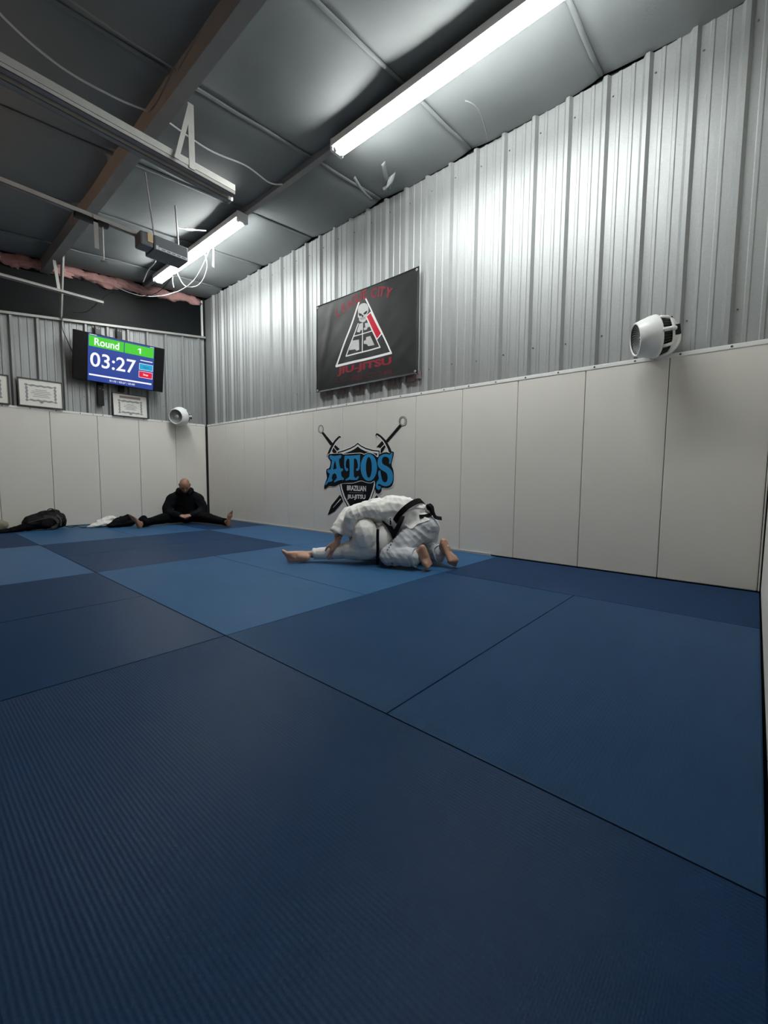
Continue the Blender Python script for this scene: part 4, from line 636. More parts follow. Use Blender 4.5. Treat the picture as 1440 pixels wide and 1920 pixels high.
# fans -----------------------------------------------------------------
def air_circulator(loc,axis,wall_n,label,sc=1.0):
    """axis: where it blows; the yoke and round base plate sit on the wall behind"""
    t=empty('wall_fan',loc,label,'fan',group='white air circulators over the pads')
    d,s,u=frame_from(axis); R=Matrix((s,u,d)).transposed()
    t.rotation_euler=R.to_euler(); t.scale=(sc,)*3
    def L(name,prof,m,n=48,caps=False,p=None): v,f=lathe(prof,n,caps); return pyd(name,v,f,M[m],p or t,True)
    L('front_cone',[(.118,.158),(.124,.166),(.132,.164),(.150,.110),(.165,.060),(.170,.030),(.170,.014),(.166,.008),(.158,.010),(.156,.03),(.120,.150)],'plastic_white')
    g=L('grille_dish',[(.119,.150),(.10,.128),(.06,.105),(.0305,.10)],'grille_dark')
    for k in range(30):
        a=2*PI*k/30; pts=[]
        for i in range(6):
            r=.03+.088*i/5; aa=a+.55*i/5; pts.append((r*math.cos(aa),r*math.sin(aa),.118+.034*(i/5)**1.5))
        v,f=tube(pts,.0022,4,True,1.0)
        if k==0: VV=[];
        VV.append((v,f))
    v,f=merge(VV); o=pyd('grille_vane',v,f,M['plastic_grey'],t,True); o['kind']='stuff'
    L('hub_cap',[(.0,.128),(.014,.127),(.026,.122),(.030,.112),(.030,.10)],'plastic_white',24)
    L('hub_dot',[(.0,.1295),(.006,.129),(.007,.126)],'plastic_black',16)
    L('motor_drum',[(.150,.012),(.146,-.02),(.132,-.062)],'plastic_black')
    VV=[]
    for k in range(44):
        a=2*PI*k/44; c,s_=math.cos(a),math.sin(a)
        VV.append(tube([(.158*c,.158*s_,.010),(.153*c,.153*s_,-.025),(.138*c,.138*s_,-.064)],.0028,4))
    v,f=merge(VV); o=pyd('vent_slat',v,f,M['nylon_grey'],t); o['kind']='stuff'
    for k in range(4):
        a=2*PI*(k+.5)/4; c,s_=math.cos(a),math.sin(a)
        rod('strut',[(.162*c,.162*s_,.012),(.157*c,.157*s_,-.025),(.141*c,.141*s_,-.066)],[.014,.014,.014],M['plastic_white'],t,8)
    L('rear_shell',[(.146,-.060),(.146,-.072),(.138,-.080),(.118,-.108),(.085,-.132),(.045,-.146),(.0,-.150)],'plastic_white')
    L('control_knob',[(.0,-.166),(.020,-.164),(.024,-.148)],'plastic_grey',20)
    box('carry_slot',(-.045,.100,-.112),(.045,.128,-.084),M['plastic_black'],t,.008)
    # base plate and yoke given in wall space
    wn=R.transposed()@Vector(wall_n).normalized(); dist=t['_d'] if '_d' in t else .15
    return t,wn
def fan_base(t,wn,dist,rad):
    d,s,u=frame_from(-wn); Mx=Matrix((s,u,d)).transposed().to_4x4()
    base=Vector(-wn)*dist
    Mx.translation=base
    v,f=xf(lathe([(rad,0),(rad,-.016),(rad*.9,-.030),(rad*.5,-.038),(0,-.040)],40),Mx); pyd('base_plate',v,f,M['plastic_white'],t,True)
    side=wn.cross(Vector((0,1,0))).normalized()
    for sgn in (-1,1):
        b=base+wn*.03+Vector((.09*sgn,0,-.02))
        rod('yoke_arm',crom([(.166*sgn,0,.015),(.163*sgn,0,-.03),(.150*sgn,0,-.075),b],6),.017,M['plastic_white'],t,8,True,1.0)
        rod('pivot_knob',[(.160*sgn,0,-.045),(.186*sgn,0,-.045)],.016,M['plastic_white'],t,12)
        box('yoke_slot',(.135*sgn-.012,-.05,-.118),(.135*sgn+.012,.03,-.085),M['plastic_black'],t,.006)
t,wn=air_circulator((-.170,-7.385,1.872),(-.474,.88,-.14),(-1,0,0),'white air circulator fan on the right wall over the pads',.91); fan_base(t,wn,.155,.15)
t,wn=air_circulator((-.555,-.165,1.852),(-.80,-.56,-.14),(0,-1,0),'white air circulator fan in the far corner over the back wall pads',.98); fan_base(t,wn,.150,.12)

# banner -----------------------------------------------------------------
bn=empty('banner',(0,0,0),'black vinyl banner with red lettering and a triangle skull emblem on the right wall','banner')
bn.location=(-.006,-4.145,2.56)
def bx_(s,z):      # cloth relief, s along the wall from the back corner
    cx,cz=(s-4.145)/.89,(z-2.56)/.59
    wv=.010*noise.noise(Vector((s*2.2+z*1.4,z*1.1,1)))+.006*noise.noise(Vector((s*5-z*5,z*3,4)))
    fold=.012*math.exp(-((s-4.86+(z-2.2)*.9)/.07)**2)*max(0,min(1,(2.35-z)/.25))+.008*math.exp(-((s-3.45-(z-2.6)*.3)/.05)**2)
    return -(.012+ (wv+fold)*(1-.6*max(abs(cx),abs(cz))**6))
def bpt(s,z,d=0): return (bx_(s,z)-d+.006, -s+4.145, z-2.56)
nx,nz=60,44; v=[];f=[]
for i in range(nx+1):
    for j in range(nz+1):
        s=3.262+1.770*i/nx; z=1.975+1.178*j/nz
        edge=.010*math.sin(PI*i/nx)*(j==nz)
        v.append(bpt(s,z-edge*(j/nz)))
for i in range(nx):
    for j in range(nz): q=i*(nz+1)+j; f.append((q,q+nz+1,q+nz+2,q+1))
k=len(v); v2=[(a+.0025,b,c) for a,b,c in v]; f2=[tuple(x+k for x in q[::-1]) for q in f]
rim=[i*(nz+1) for i in range(nx+1)]+[nx*(nz+1)+j for j in range(1,nz+1)]+[i*(nz+1)+nz for i in range(nx-1,-1,-1)]+[j for j in range(nz-1,0,-1)]
f3=[(rim[i],rim[(i+1)%len(rim)],rim[(i+1)%len(rim)]+k,rim[i]+k) for i in range(len(rim))]
pyd('cloth',v+v2,f+f2+f3,M['banner'],bn,True)
for s,z in ((3.29,3.125),(5.00,3.12),(3.29,2.0),(5.0,2.005)):
    vv,ff=lathe([(.006,0),(.015,0),(.015,.004),(.011,.006),(.006,.004)],16,False); x,y,zz=bpt(s,z)
    pyd('grommet',[(x-c,y+a,zz+b_) for a,b_,c in vv],ff,M['steel_light'],bn,True)
def fine(vf,mx):
    """split long edges so flat print follows the cloth"""
    bm=bmesh.new(); vs=[bm.verts.new((a,b,0)) for a,b in vf[0]]
    for q in vf[1]:
        try: bm.faces.new([vs[i] for i in q])
        except ValueError: pass
    bmesh.ops.triangulate(bm,faces=bm.faces[:])
    for _ in range(6):
        es=[e for e in bm.edges if e.calc_length()>mx]
        if not es: break
        bmesh.ops.subdivide_edges(bm,edges=es,cuts=1); bmesh.ops.triangulate(bm,faces=bm.faces[:])
    bm.verts.index_update(); r=([tuple(p.co)[:2] for p in bm.verts],[tuple(p.index for p in q.verts) for q in bm.faces]); bm.free(); return r
def bprint(name,polys,m,d): return put(name,fine(poly_mesh(polys),.05),lambda s,z:bpt(s,z,d),M[m],bn)
for p in TR['tri']: bprint('triangle_line',[p],'p_white',.0012)
for p in TR['tri_in']: bprint('inner_line',[p],'p_white',.0012)
for p in TR['blocks']: bprint('emblem_block',[p],'p_grey',.0014)
for p in TR['redw']: bprint('stripe_outline',[p],'p_white',.0016)
for p in TR['red']: bprint('red_stripe',[p],'p_red',.0022)
for p in TR['skull']: sk=bprint('skull',[p],'p_grey',.0018)
for p in TR['sk_eye']: bprint('skull_hollow',[p],'p_black',.0024)
P=TR['arc'][0]
for i,ch in enumerate('LEAGUECITY'):
    a=P[max(0,i-1)];b=P[min(len(P)-1,i+1)]
    if ch=='C': a=P[i]
    if i==5: b=P[i]
    ang=math.atan2(b[1]-a[1],b[0]-a[0]); tm=text_mesh(ch,.025); h=.115; wd=h*min(tm[2],1.0)*.92
    def fn(s,z,c=P[i],ang=ang,h=h,wd=wd):
        s=(s-.5)*wd; z=(z-.5)*h; return bpt(c[0]+s*math.cos(ang)-z*math.sin(ang),c[1]+s*math.sin(ang)+z*math.cos(ang),.0014)
    put('lettering',fine(((tm[0]),tm[1]),.2),fn,M['p_dred'],bn)
def quadtext(q,s,m,d,bold=.03):
    a,b,c,e=q; t=text_mesh(s,bold); t=fine((t[0],t[1]),.15)
    def fn(u,v_): return bpt((a[0]*(1-u)+b[0]*u)*(1-v_)+(c[0]*(1-u)+e[0]*u)*v_,(a[1]*(1-u)+b[1]*u)*(1-v_)+(c[1]*(1-u)+e[1]*u)*v_,d)
    put('lettering',t,fn,M[m],bn)
quadtext(TR['jiu'][0],'JIU-JITSU','p_dred',.0014,.04); quadtext(TR['com'][0],'LC-BJJ.COM','p_ddred',.0014,.01)
# ragged brown pieces in the sheet valleys under the banner's hem
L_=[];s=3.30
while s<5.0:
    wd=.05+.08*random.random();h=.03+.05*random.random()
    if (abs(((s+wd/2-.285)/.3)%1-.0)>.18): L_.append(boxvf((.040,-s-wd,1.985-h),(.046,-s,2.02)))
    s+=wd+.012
for v,f in L_: pyd('hem_piece',[(a+.006,b+4.145,c-2.56) for a,b,c in v],f,M['ink_brown'],bn)

# emblem on the pads -------------------------------------------------------
em=empty('wall_emblem',(0,-4.15,.9),'printed shield emblem with crossed swords and blue ATOS lettering on the white pads','emblem')
layer=[0]
def dec(name,key,m,dy=0.0,polys=None):
    layer[0]+=1; d=.0006+.00022*layer[0]
    return put(name,poly_mesh(polys or TR[key]),lambda s,z:(-d,-s+4.15,z-.9),M[m],em)
def onto(par,key,m,name):
    layer[0]+=1; d=.0006+.00022*layer[0]
    o=put(name,poly_mesh(TR[key]),lambda s,z:(-d,-s+4.15,z-.9),M[m],par); return o
for n,(bl,fu,gr,gd,gw,rg,rw) in enumerate((('sw1blade','sw1fuller','sw1grip','sw1guard','sw1guardw','sw1ring','sw1ringw'),('sw2blade','sw2fuller','sw2grip','sw2guard','sw2guardw','sw2ring','sw2ringw'))):
    sw=dec('sword',bl,'p_black')
    onto(sw,fu,'p_white','fuller'); onto(sw,gr,'p_black','grip'); onto(sw,gd,'p_black','guard'); onto(sw,gw,'p_white','guard_highlight'); onto(sw,rg,'p_black','pommel_ring'); onto(sw,rw,'p_white','ring_highlight')
    low=('sw4blade',None) if n==0 else ('sw3blade','sw3fuller')
    onto(sw,low[0],'p_black','blade_tip')
    if low[1]: onto(sw,low[1],'p_white','fuller')
sh=dec('shield','shield0','p_white'); onto(sh,'shield1','p_black','outline'); onto(sh,'shield2','p_white','inner_line'); onto(sh,'shield3','p_black','field')
bk=dec('lettering_outline','letbackw','p_white'); onto(bk,'letback','p_black','lettering_shadow')
for ch in 'ATOS': dec('blue_letter',ch,'p_blue')
def emtext(q,s,bold):
    layer[0]+=1; d=.0006+.00022*layer[0]; a,b,c,e=q; t=text_mesh(s,bold)
    put('lettering',(t[0],t[1]),lambda u,v_:(-d,-((a[0]*(1-u)+b[0]*u)*(1-v_)+(c[0]*(1-u)+e[0]*u)*v_)+4.15,(a[1]*(1-u)+b[1]*u)*(1-v_)+(c[1]*(1-u)+e[1]*u)*v_-.9),M['p_white'],em)
emtext(TR['braz'][0],'BRAZILIAN',.03); emtext(TR['jj'][0],'JIU-JITSU',.03); dec('divider','midline','ink_grey')
# ================================================================== FIGURES AND SOFT THINGS
from mathutils.bvhtree import BVHTree
_ico = {}
def ico(n):
    if n not in _ico:
        bm = bmesh.new(); bmesh.ops.create_icosphere(bm, subdivisions=n, radius=1); _ico[n] = [v.co.copy() for v in bm.verts]; bm.free()
    return _ico[n]
def hull(*balls, n=2):
    """convex skin round a few balls (centre, radius or 3 radii[, rotation])"""
    bm = bmesh.new()
    for b in balls:
        c = Vector(b[0]); r = b[1]; R = b[2] if len(b) > 2 else None
        rr = Vector((r,r,r)) if isinstance(r,(int,float)) else Vector(r)
        for p in ico(n):
            q = Vector((p.x*rr.x,p.y*rr.y,p.z*rr.z))
            bm.verts.new(c+(R@q if R else q))
    res = bmesh.ops.convex_hull(bm, input=bm.verts[:])
    junk = list({e for e in res['geom_interior']+res['geom_unused'] if isinstance(e,bmesh.types.BMVert)})
    bmesh.ops.delete(bm, geom=junk, context='VERTS')
    bmesh.ops.recalc_face_normals(bm, faces=bm.faces[:])
    bm.verts.index_update(); r = ([v.co.copy() for v in bm.verts],[tuple(v.index for v in f.verts) for f in bm.faces]); bm.free(); return r
def chain(*balls): return [hull(a,b) for a,b in zip(balls[:-1],balls[1:])]
def blob(name, hulls, voxel, smooth, m, parent=None, fold=None, carve=()):
    """one continuous surface over all the hulls, relaxed, then creased"""
    v,f = merge(hulls); o = pyd(name, v, f)
    md = o.modifiers.new('r','REMESH'); md.mode='VOXEL'; md.voxel_size=voxel; md.use_smooth_shade=True
    if smooth: ms = o.modifiers.new('s','SMOOTH'); ms.factor=.5; ms.iterations=smooth
    me = bake(o); me.name = name
    me.polygons.foreach_set('use_smooth',[True]*len(me.polygons))
    if fold:
        for amp,(fx,fy,fz),rot,ridge in fold:
            nr=[v.normal.copy() for v in me.vertices]
            for q,nn in zip(me.vertices,nr):
                p=rot@q.co if rot else q.co
                h=noise.noise(Vector((p.x*fx,p.y*fy,p.z*fz)))
                if ridge: h=.35-abs(h)*1.4
                q.co+=nn*amp*h
        me.update()
    me.materials.clear(); me.materials.append(m)
    o = bpy.data.objects.new(name,me); C.objects.link(o)
    if parent: o.parent = parent
    return o
def basis(d, up):
    d=Vector(d).normalized(); s=Vector(up).cross(d).normalized(); return d, s, d.cross(s)    # forward, left, up
def foot(ank, toe, dorsal, toe_bend=0.0, sc=1.0, mirror=1):
    """ankle joint, direction of the toes, direction of the instep"""
    t,s,u = basis(toe,dorsal); A=Vector(ank); s=s*mirror
    def P(x,y,z): return A+(t*x+s*y+u*z)*sc
    H=[hull((P(-.045,0,-.048),.030*sc),(P(-.01,0,-.005),.034*sc),(P(.02,0,-.045),.028*sc)),
       hull((P(-.01,0,-.005),.034*sc),(P(.06,.012,-.022),.026*sc),(P(.05,-.014,-.045),.024*sc),(P(.0,0,-.048),.028*sc)),
       hull((P(.055,.012,-.024),.027*sc),(P(.118,.026,-.052),.021*sc),(P(.108,-.030,-.058),.016*sc),(P(.05,-.014,-.047),.024*sc)),
       hull((P(-.03,-.012,-.050),.026*sc),(P(.108,-.034,-.060),.015*sc))]
    cb,sb=math.cos(toe_bend),math.sin(toe_bend)
    for i,(y,L_,r) in enumerate(((.030,.062,.0135),(.010,.058,.0095),(-.006,.050,.009),(-.020,.043,.0085),(-.033,.036,.008))):
        bx=.122-.006*i
        b0=P(bx,y,-.058); mid=P(bx+L_*.5*cb,y,-.058+L_*.5*sb+.004); tip=P(bx+L_*cb-.002,y,-.061+L_*sb)
        H+= [hull((P(bx-.03,y*.9,-.052),r*1.25*sc),(b0,r*1.1*sc)), hull((b0,r*1.1*sc),(mid,r*sc)), hull((mid,r*.95*sc),(tip,r*1.05*sc))]
    return H
def hand(wr, fdir, back, curl=.5, sc=1.0, side=1, spread=.10):
    """wrist, direction of the fingers, direction the back of the hand faces; side=+1 puts the thumb to the left of it"""
    t,s,u = basis(fdir,back); W_=Vector(wr); s=s*side
    def P(x,y,z): return W_+(t*x+s*y+u*z)*sc
    H=[hull((P(0,.012,0),.019*sc),(P(0,-.012,0),.018*sc),(P(.082,.030,0),.013*sc),(P(.076,-.034,-.004),.011*sc)),
       hull((P(.02,.02,-.008),.018*sc),(P(.06,.034,-.010),.014*sc))]
    for i,(y,x0,L_,r) in enumerate(((.031,.084,.070,.0092),(.010,.088,.080,.0094),(-.012,.084,.074,.0090),(-.033,.076,.058,.0080))):
        a=0.0; p=P(x0,y,.0); y1=y
        seg=(L_*.46,L_*.30,L_*.24)
        for k,l in enumerate(seg):
            a+=curl*(.75,1.0,.7)[k]
            d=t*math.cos(a)-u*math.sin(a)+s*(spread*(1.5-i)/1.5*(1 if k==0 else .4)); q=p+d*l*sc
            H.append(hull((p,r*(1-.10*k)*sc),(q,r*(1-.10*(k+1))*sc),n=2)); p=q
    a0=P(.018,.022,-.010); a1=P(.052,.052,-.020); a2=P(.080,.060,-.030); a3=P(.102,.058,-.038)
    H+=chain((a0,.015*sc),(a1,.0115*sc),(a2,.0098*sc),(a3,.0082*sc))
    return H
def head(c, face, up, sc=1.0, hair=False):
    f,s,u = basis(face,up); c=Vector(c)
    R=Matrix((s,f,u)).transposed()
    def P(x,y,z): return c+(s*x+f*y+u*z)*sc
    H=[hull((P(0,-.022,.028),(.076*sc,.088*sc,.084*sc),R),(P(0,.018,.020),(.070*sc,.074*sc,.080*sc),R),n=3),
       hull((P(0,.030,-.020),(.062*sc,.060*sc,.070*sc),R),(P(0,.050,-.088),(.032*sc,.028*sc,.022*sc),R),(P(.042,.0,-.060),.024*sc),(P(-.042,.0,-.060),.024*sc)),
       hull((P(0,.088,.012),.010*sc),(P(0,.106,-.026),.013*sc),(P(.013,.092,-.032),.009*sc),(P(-.013,.092,-.032),.009*sc)),
       hull((P(-.034,.078,.028),.014*sc),(P(.034,.078,.028),.014*sc),(P(0,.086,.024),.012*sc)),
       hull((P(-.018,.082,-.058),.009*sc),(P(.018,.082,-.058),.009*sc),(P(0,.088,-.055),.009*sc)),
       hull((P(-.016,.080,-.070),.009*sc),(P(.016,.080,-.070),.009*sc),(P(0,.085,-.071),.009*sc))]
    for e in (-1,1):
        H.append(hull((P(.076*e,-.006,.016),.011*sc),(P(.082*e,-.016,.020),.012*sc),(P(.074*e,-.002,-.028),.009*sc)))
        H.append(hull((P(.046*e,.058,-.014),.020*sc),(P(.052*e,.030,-.018),.024*sc)))
    return H
def ribbon(name, pts, wdir, wd, th, m, parent, closed=False):
    """flat strap along pts; wdir = width direction per point or one vector"""
    P=[Vector(p) for p in pts]; k=len(P); v=[]; f=[]
    for i,p in enumerate(P):
        a=P[(i-1)%k] if closed or i>0 else P[i]; b=P[(i+1)%k] if closed or i<k-1 else P[i]
        d=(b-a).normalized(); wv=Vector(wdir[i] if isinstance(wdir,list) else wdir); wv=(wv-d*wv.dot(d)).normalized(); nn=d.cross(wv)
        for sx,sy in ((-1,-1),(1,-1),(1,1),(-1,1)): v.append(p+wv*wd/2*sx+nn*th/2*sy)
    for i in range(k if closed else k-1):
        j=(i+1)%k
        for q in range(4): f.append((i*4+q,i*4+(q+1)%4,j*4+(q+1)%4,j*4+q))
    if not closed: f+=[(3,2,1,0),(4*k-4,4*k-3,4*k-2,4*k-1)]
    return pyd(name,v,f,m,parent,False)
def cuff(name, c, d, r, length, m, parent, squash=1.0, flare=1.08, up=(0,0,1)):
    """open cloth tube with a hem: outer wall, rim and a dark inside"""
    d,s,u=frame_from(d,Vector(up)); c=Vector(c); prof=[(-length,r*.92),(-length*.5,r*.98),(0,r*flare),(0.002,r*flare-.004),(-.01,r*flare-.007),(-length*.6,r*.90-.008)]
    n=28; v=[];f=[]
    for z,rr in prof:
        for j in range(n):
            a=2*PI*j/n; wob=1+.05*math.sin(3*a+z*40)+.03*math.sin(5*a+1)
            v.append(c+d*(z+.006*math.sin(2*a))+s*math.cos(a)*rr*wob+u*math.sin(a)*rr*wob*squash)
    for i in range(len(prof)-1):
        for j in range(n): f.append((i*n+j,i*n+(j+1)%n,(i+1)*n+(j+1)%n,(i+1)*n+j))
    return pyd(name,v,f,m,parent,True)
def drape(name, grid, targets, off, m, parent, direc=(0,1,0), start=-.6, th=.006):
    """lay a cloth patch (rows of (x,z)) against what lies behind it along direc (parent space), given thickness"""
    trees=[BVHTree.FromPolygons([v.co for v in t.data.vertices],[p.vertices for p in t.data.polygons]) for t in targets]
    D=Vector(direc).normalized(); rows=len(grid); cols=len(grid[0]); hit=[]
    for r in grid:
        for (x,z) in r:
            o=Vector((x,start,z)); best=None
            for t in trees:
                h=t.ray_cast(o,D)
                if h[0] is not None and (best is None or h[3]<best): best=h[3]
            hit.append(best)
    known=[h for h in hit if h is not None]; dflt=sum(known)/len(known) if known else .5
    hit=[h if h is not None else dflt for h in hit]
    for _ in range(2):       # cloth bridges hollows
        hit=[min(hit[i], sum(hit[k] for k in (max(0,i-1),i,min(len(hit)-1,i+1)))/3+.004) for i in range(len(hit))]
    v=[];i=0
    for r in grid:
        for (x,z) in r: v.append(Vector((x,start,z))+D*(hit[i]-off)); i+=1
    k=len(v); v+= [p+D*th for p in v]; f=[]
    for a in range(rows-1):
        for b in range(cols-1):
            q=a*cols+b; f.append((q,q+1,q+cols+1,q+cols)); f.append((k+q+cols,k+q+cols+1,k+q+1,k+q))
    rim=[b for b in range(cols)]+[a*cols+cols-1 for a in range(1,rows)]+[(rows-1)*cols+b for b in range(cols-2,-1,-1)]+[a*cols for a in range(rows-2,0,-1)]
    for i in range(len(rim)): a,b=rim[i],rim[(i+1)%len(rim)]; f.append((a,b,b+k,a+k))
    return pyd(name,v,f,m,parent,True)
def loft(*edges, k=5):
    """patch between edge polylines (same point count), each refined"""
    E=[[ (p.x,p.y) for p in crom([(a,b,0) for a,b in e],4)] for e in edges]; out=[]
    for i in range(len(E)-1):
        for j in range(k):
            t=j/k; out.append([(p[0]*(1-t)+q[0]*t,p[1]*(1-t)+q[1]*t) for p,q in zip(E[i],E[i+1])])
    out.append(E[-1]); return out
def cr(d): return Matrix.Rotation(d,3,'Y')
FOLD=[(.006,(9,9,9),None,True),(.0035,(22,22,22),None,False)]

# ------------------------------------------------------------------ pair on the mat
QW=(-1.225,-5.238,0); TH_=math.atan2(-.75456,.65623)
pa=empty('person',QW,'kneeling person in white kimono and black belt bent over the other, bare soles showing','person',group='grappling pair',rot=(0,0,TH_))
pb_=empty('person',QW,'person in white kimono curled up underneath, one bare foot stretched out along the mat','person',group='grappling pair',rot=(0,0,TH_))
# --- the kneeling one: (right, away, up) in metres
skinA=(head((.13,.30,.33),(-.35,.25,-.9),(-.9,.1,.35))
 + chain(((.62,.0,.34),.10),((.48,.0,.45),.10),((.32,.06,.49),.115),((.22,.09,.49),.11)) + chain(((.22,.12,.47),.06),((.15,.26,.37),.055))
 + chain(((.22,.07,.49),.08),((.19,-.03,.50),.052),((-.02,-.04,.445),.042),((-.035,-.01,.31),.039),((-.022,.03,.195),.028)) + hand((-.022,.03,.19),(.1,.35,-.9),(-.9,-.3,.0),.5)
 + chain(((.22,.12,.49),.08),((.13,.19,.49),.052),((-.07,.10,.455),.043),((-.125,.03,.33),.040),((-.150,-.015,.255),.037),((-.157,-.03,.205),.027))
 + hand((-.157,-.032,.20),(-.32,-.12,-.94),(.55,-.80,-.1),.16,1.10,-1,.12)
 + chain(((.58,-.06,.33),.09),((.315,-.17,.085),.055),((.42,-.225,.11),.050),((.56,-.285,.142),.034)) + foot((.575,-.29,.138),(.30,-.12,-.95),(-.80,.55,-.30),1.15,1.0,1)
 + chain(((.67,.05,.33),.09),((.63,.16,.085),.055),((.72,-.01,.115),.048),((.785,-.12,.150),.034)) + foot((.805,-.130,.158),(.40,-.30,-.86),(-.36,.84,-.40),1.1,1.16,-1))
M['skin_a2']=mat_skin('skin_kneeling_inked',(.50,.285,.195),((-.135,.0,.295),.085))
blob('body',skinA,.0050,4,M['skin_a2'],pa)
trA=(chain(((.60,-.06,.335),(.125,.125,.12)),((.46,-.14,.20),.105),((.318,-.175,.098),.088)) + chain(((.318,-.175,.096),.088),((.42,-.225,.102),.086),((.510,-.270,.104),.082))
 + chain(((.675,.045,.335),(.115,.125,.12)),((.675,.09,.20),.112),((.635,.16,.095),.088)) + chain(((.635,.16,.095),.085),((.70,.02,.105),.084),((.755,-.085,.112),.080))
 + [hull(((.635,-.01,.36),(.145,.16,.10)),((.58,.0,.42),(.13,.14,.09))), hull(((.62,-.10,.28),.08),((.69,.03,.28),.08))])
trousersA=blob('trousers',trA,.0065,5,M['gi_grey_shaded'],pa,[(.010,(4,4,19),cr(-.75),True),(.003,(20,20,26),None,False),(.003,(11,11,11),None,True)])
for c,d,r in (((.545,-.285,.106),(.92,-.38,.06),.083),((.780,-.120,.114),(.60,-.80,.05),.081)): cuff('trouser_cuff',c,d,r,.045,M['gi_grey_shaded'],trousersA,1.0,1.04)
jkA=(chain(((.565,.02,.475),(.105,.14,.115)),((.45,.03,.485),(.12,.145,.135)),((.34,.06,.495),(.12,.15,.135)),((.22,.08,.475),(.11,.16,.12)))
 + [hull(((.47,-.03,.42),.11),((.36,.03,.42),.12))]
 + chain(((.23,.04,.50),.105),((.165,-.03,.500),.082),((.07,-.04,.488),.066),((-.020,-.05,.450),.068)) + chain(((-.020,-.05,.450),.068),((-.042,-.03,.35),.066),((-.044,-.02,.30),.062))
 + chain(((.22,.12,.50),.105),((.13,.18,.500),.080),((.02,.14,.480),.066),((-.075,.095,.445),.066)) + chain(((-.075,.095,.445),.066),((-.125,.035,.36),.068),((-.150,.010,.310),.066)))
jacketA=blob('jacket',jkA,.0065,5,M['gi_white'],pa,[(.010,(8,8,8),None,True),(.005,(20,20,20),None,False),(.010,(17,6,6),cr(.5),True)])
cuff('sleeve_cuff',(-.168,-.012,.278),(-.42,-.33,-.85),.067,.05,M['gi_white'],jacketA,1.0,1.05)
cuff('sleeve_cuff',(-.044,-.012,.270),(-.03,.16,-.98),.060,.05,M['gi_white'],jacketA,1.0,1.05)
# skirt of the jacket below the belt
drape('jacket_skirt',loft([(.395,.44),(.445,.48),(.505,.515),(.575,.525),(.635,.515),(.672,.500)],[(.42,.41),(.475,.405),(.53,.43),(.585,.445),(.65,.462),(.69,.465)],[(.445,.385),(.508,.345),(.565,.385),(.625,.405),(.672,.42),(.700,.435)],k=5),[trousersA,jacketA],.010,M['gi_white'],jacketA)
beltpts=[]; wv=[]
n_=40; cN=Vector((.500,.015,.455)); e1=Vector((.72,0,.69)); e2=Vector((-.30,-.90,.30)).normalized(); ax=Vector((-.66,.22,.70)).normalized()
for i in range(n_):
    t=2*PI*i/n_; beltpts.append(cN+e1*.172*math.cos(t)+e2*.182*math.sin(t))
beltA=ribbon('belt',beltpts,ax,.050,.010,M['belt'],pa,True)
ribbon('belt_tail',crom([(.432,-.180,.455),(.415,-.205,.41),(.385,-.215,.35),(.350,-.215,.285)],5),(.80,.0,.55),.040,.008,M['belt'],beltA)
blob('belt_knot',[hull(((.672,-.045,.535),.024),((.690,-.055,.500),.026))],.005,2,M['belt'],beltA)
ribbon('belt_tail',crom([(.672,-.075,.555),(.700,-.095,.53),(.712,-.10,.48),(.735,-.095,.440),(.790,-.085,.428)],5),(.5,.6,.5),.036,.008,M['belt'],beltA)
ribbon('belt_tail',crom([(.690,-.075,.520),(.690,-.11,.47),(.640,-.125,.452),(.585,-.15,.450)],5),(.1,.5,.8),.034,.008,M['belt'],beltA)
for i in range(9):          # row of small embroidered marks down the thigh
    t=i/8; x=.300+.115*t; z=.165+.165*t
    drape('thigh_mark',[[(x-.006,z-.006),(x+.006,z-.010)],[(x-.002,z+.008),(x+.009,z+.004)]],[trousersA],.002,M['ink_grey'],trousersA,th=.001)
drape('patch',[[(.322,.425),(.334,.425)],[(.322,.395),(.334,.395)],[(.324,.365),(.336,.365)]],[jacketA],.002,M['p_black'],jacketA,th=.001)
drape('patch',[[(.335,.058),(.352,.055)],[(.335,.042),(.352,.038)]],[trousersA],.002,M['ink_grey'],trousersA,th=.001)

# --- the one underneath
skinB=(head((.60,.42,.18),(-.2,.6,-.7),(.85,.4,.3))
 + chain(((.14,.03,.22),.11),((.30,.07,.25),.10),((.44,.22,.24),.11)) + chain(((.46,.26,.24),.06),((.57,.38,.20),.055))
 + chain(((.44,.12,.25),.055),((.36,.30,.10),.045),((.16,.34,.07),.030)) + hand((.16,.34,.07),(-.9,.1,-.1),(0,0,1),.3)
 + chain(((.42,.33,.22),.055),((.30,.46,.10),.045),((.10,.44,.06),.030)) + hand((.10,.44,.06),(-.9,.0,-.1),(0,0,1),.3)
 + chain(((.12,.06,.27),.10),((.02,.38,.12),.055),((.26,.55,.07),.035)) + foot((.27,.555,.075),(.85,.3,-.1),(-.1,.2,.95))
 + chain(((.15,.02,.14),.09),((-.08,.0,.105),.055),((-.25,.01,.085),.050),((-.40,.025,.072),.034),((-.475,.028,.068),.031)) + foot((-.490,.028,.070),(-.99,-.03,.08),(.06,.93,.35),.75,1.08,1))
blob('body',skinB,.0050,4,M['skin_b'],pb_)
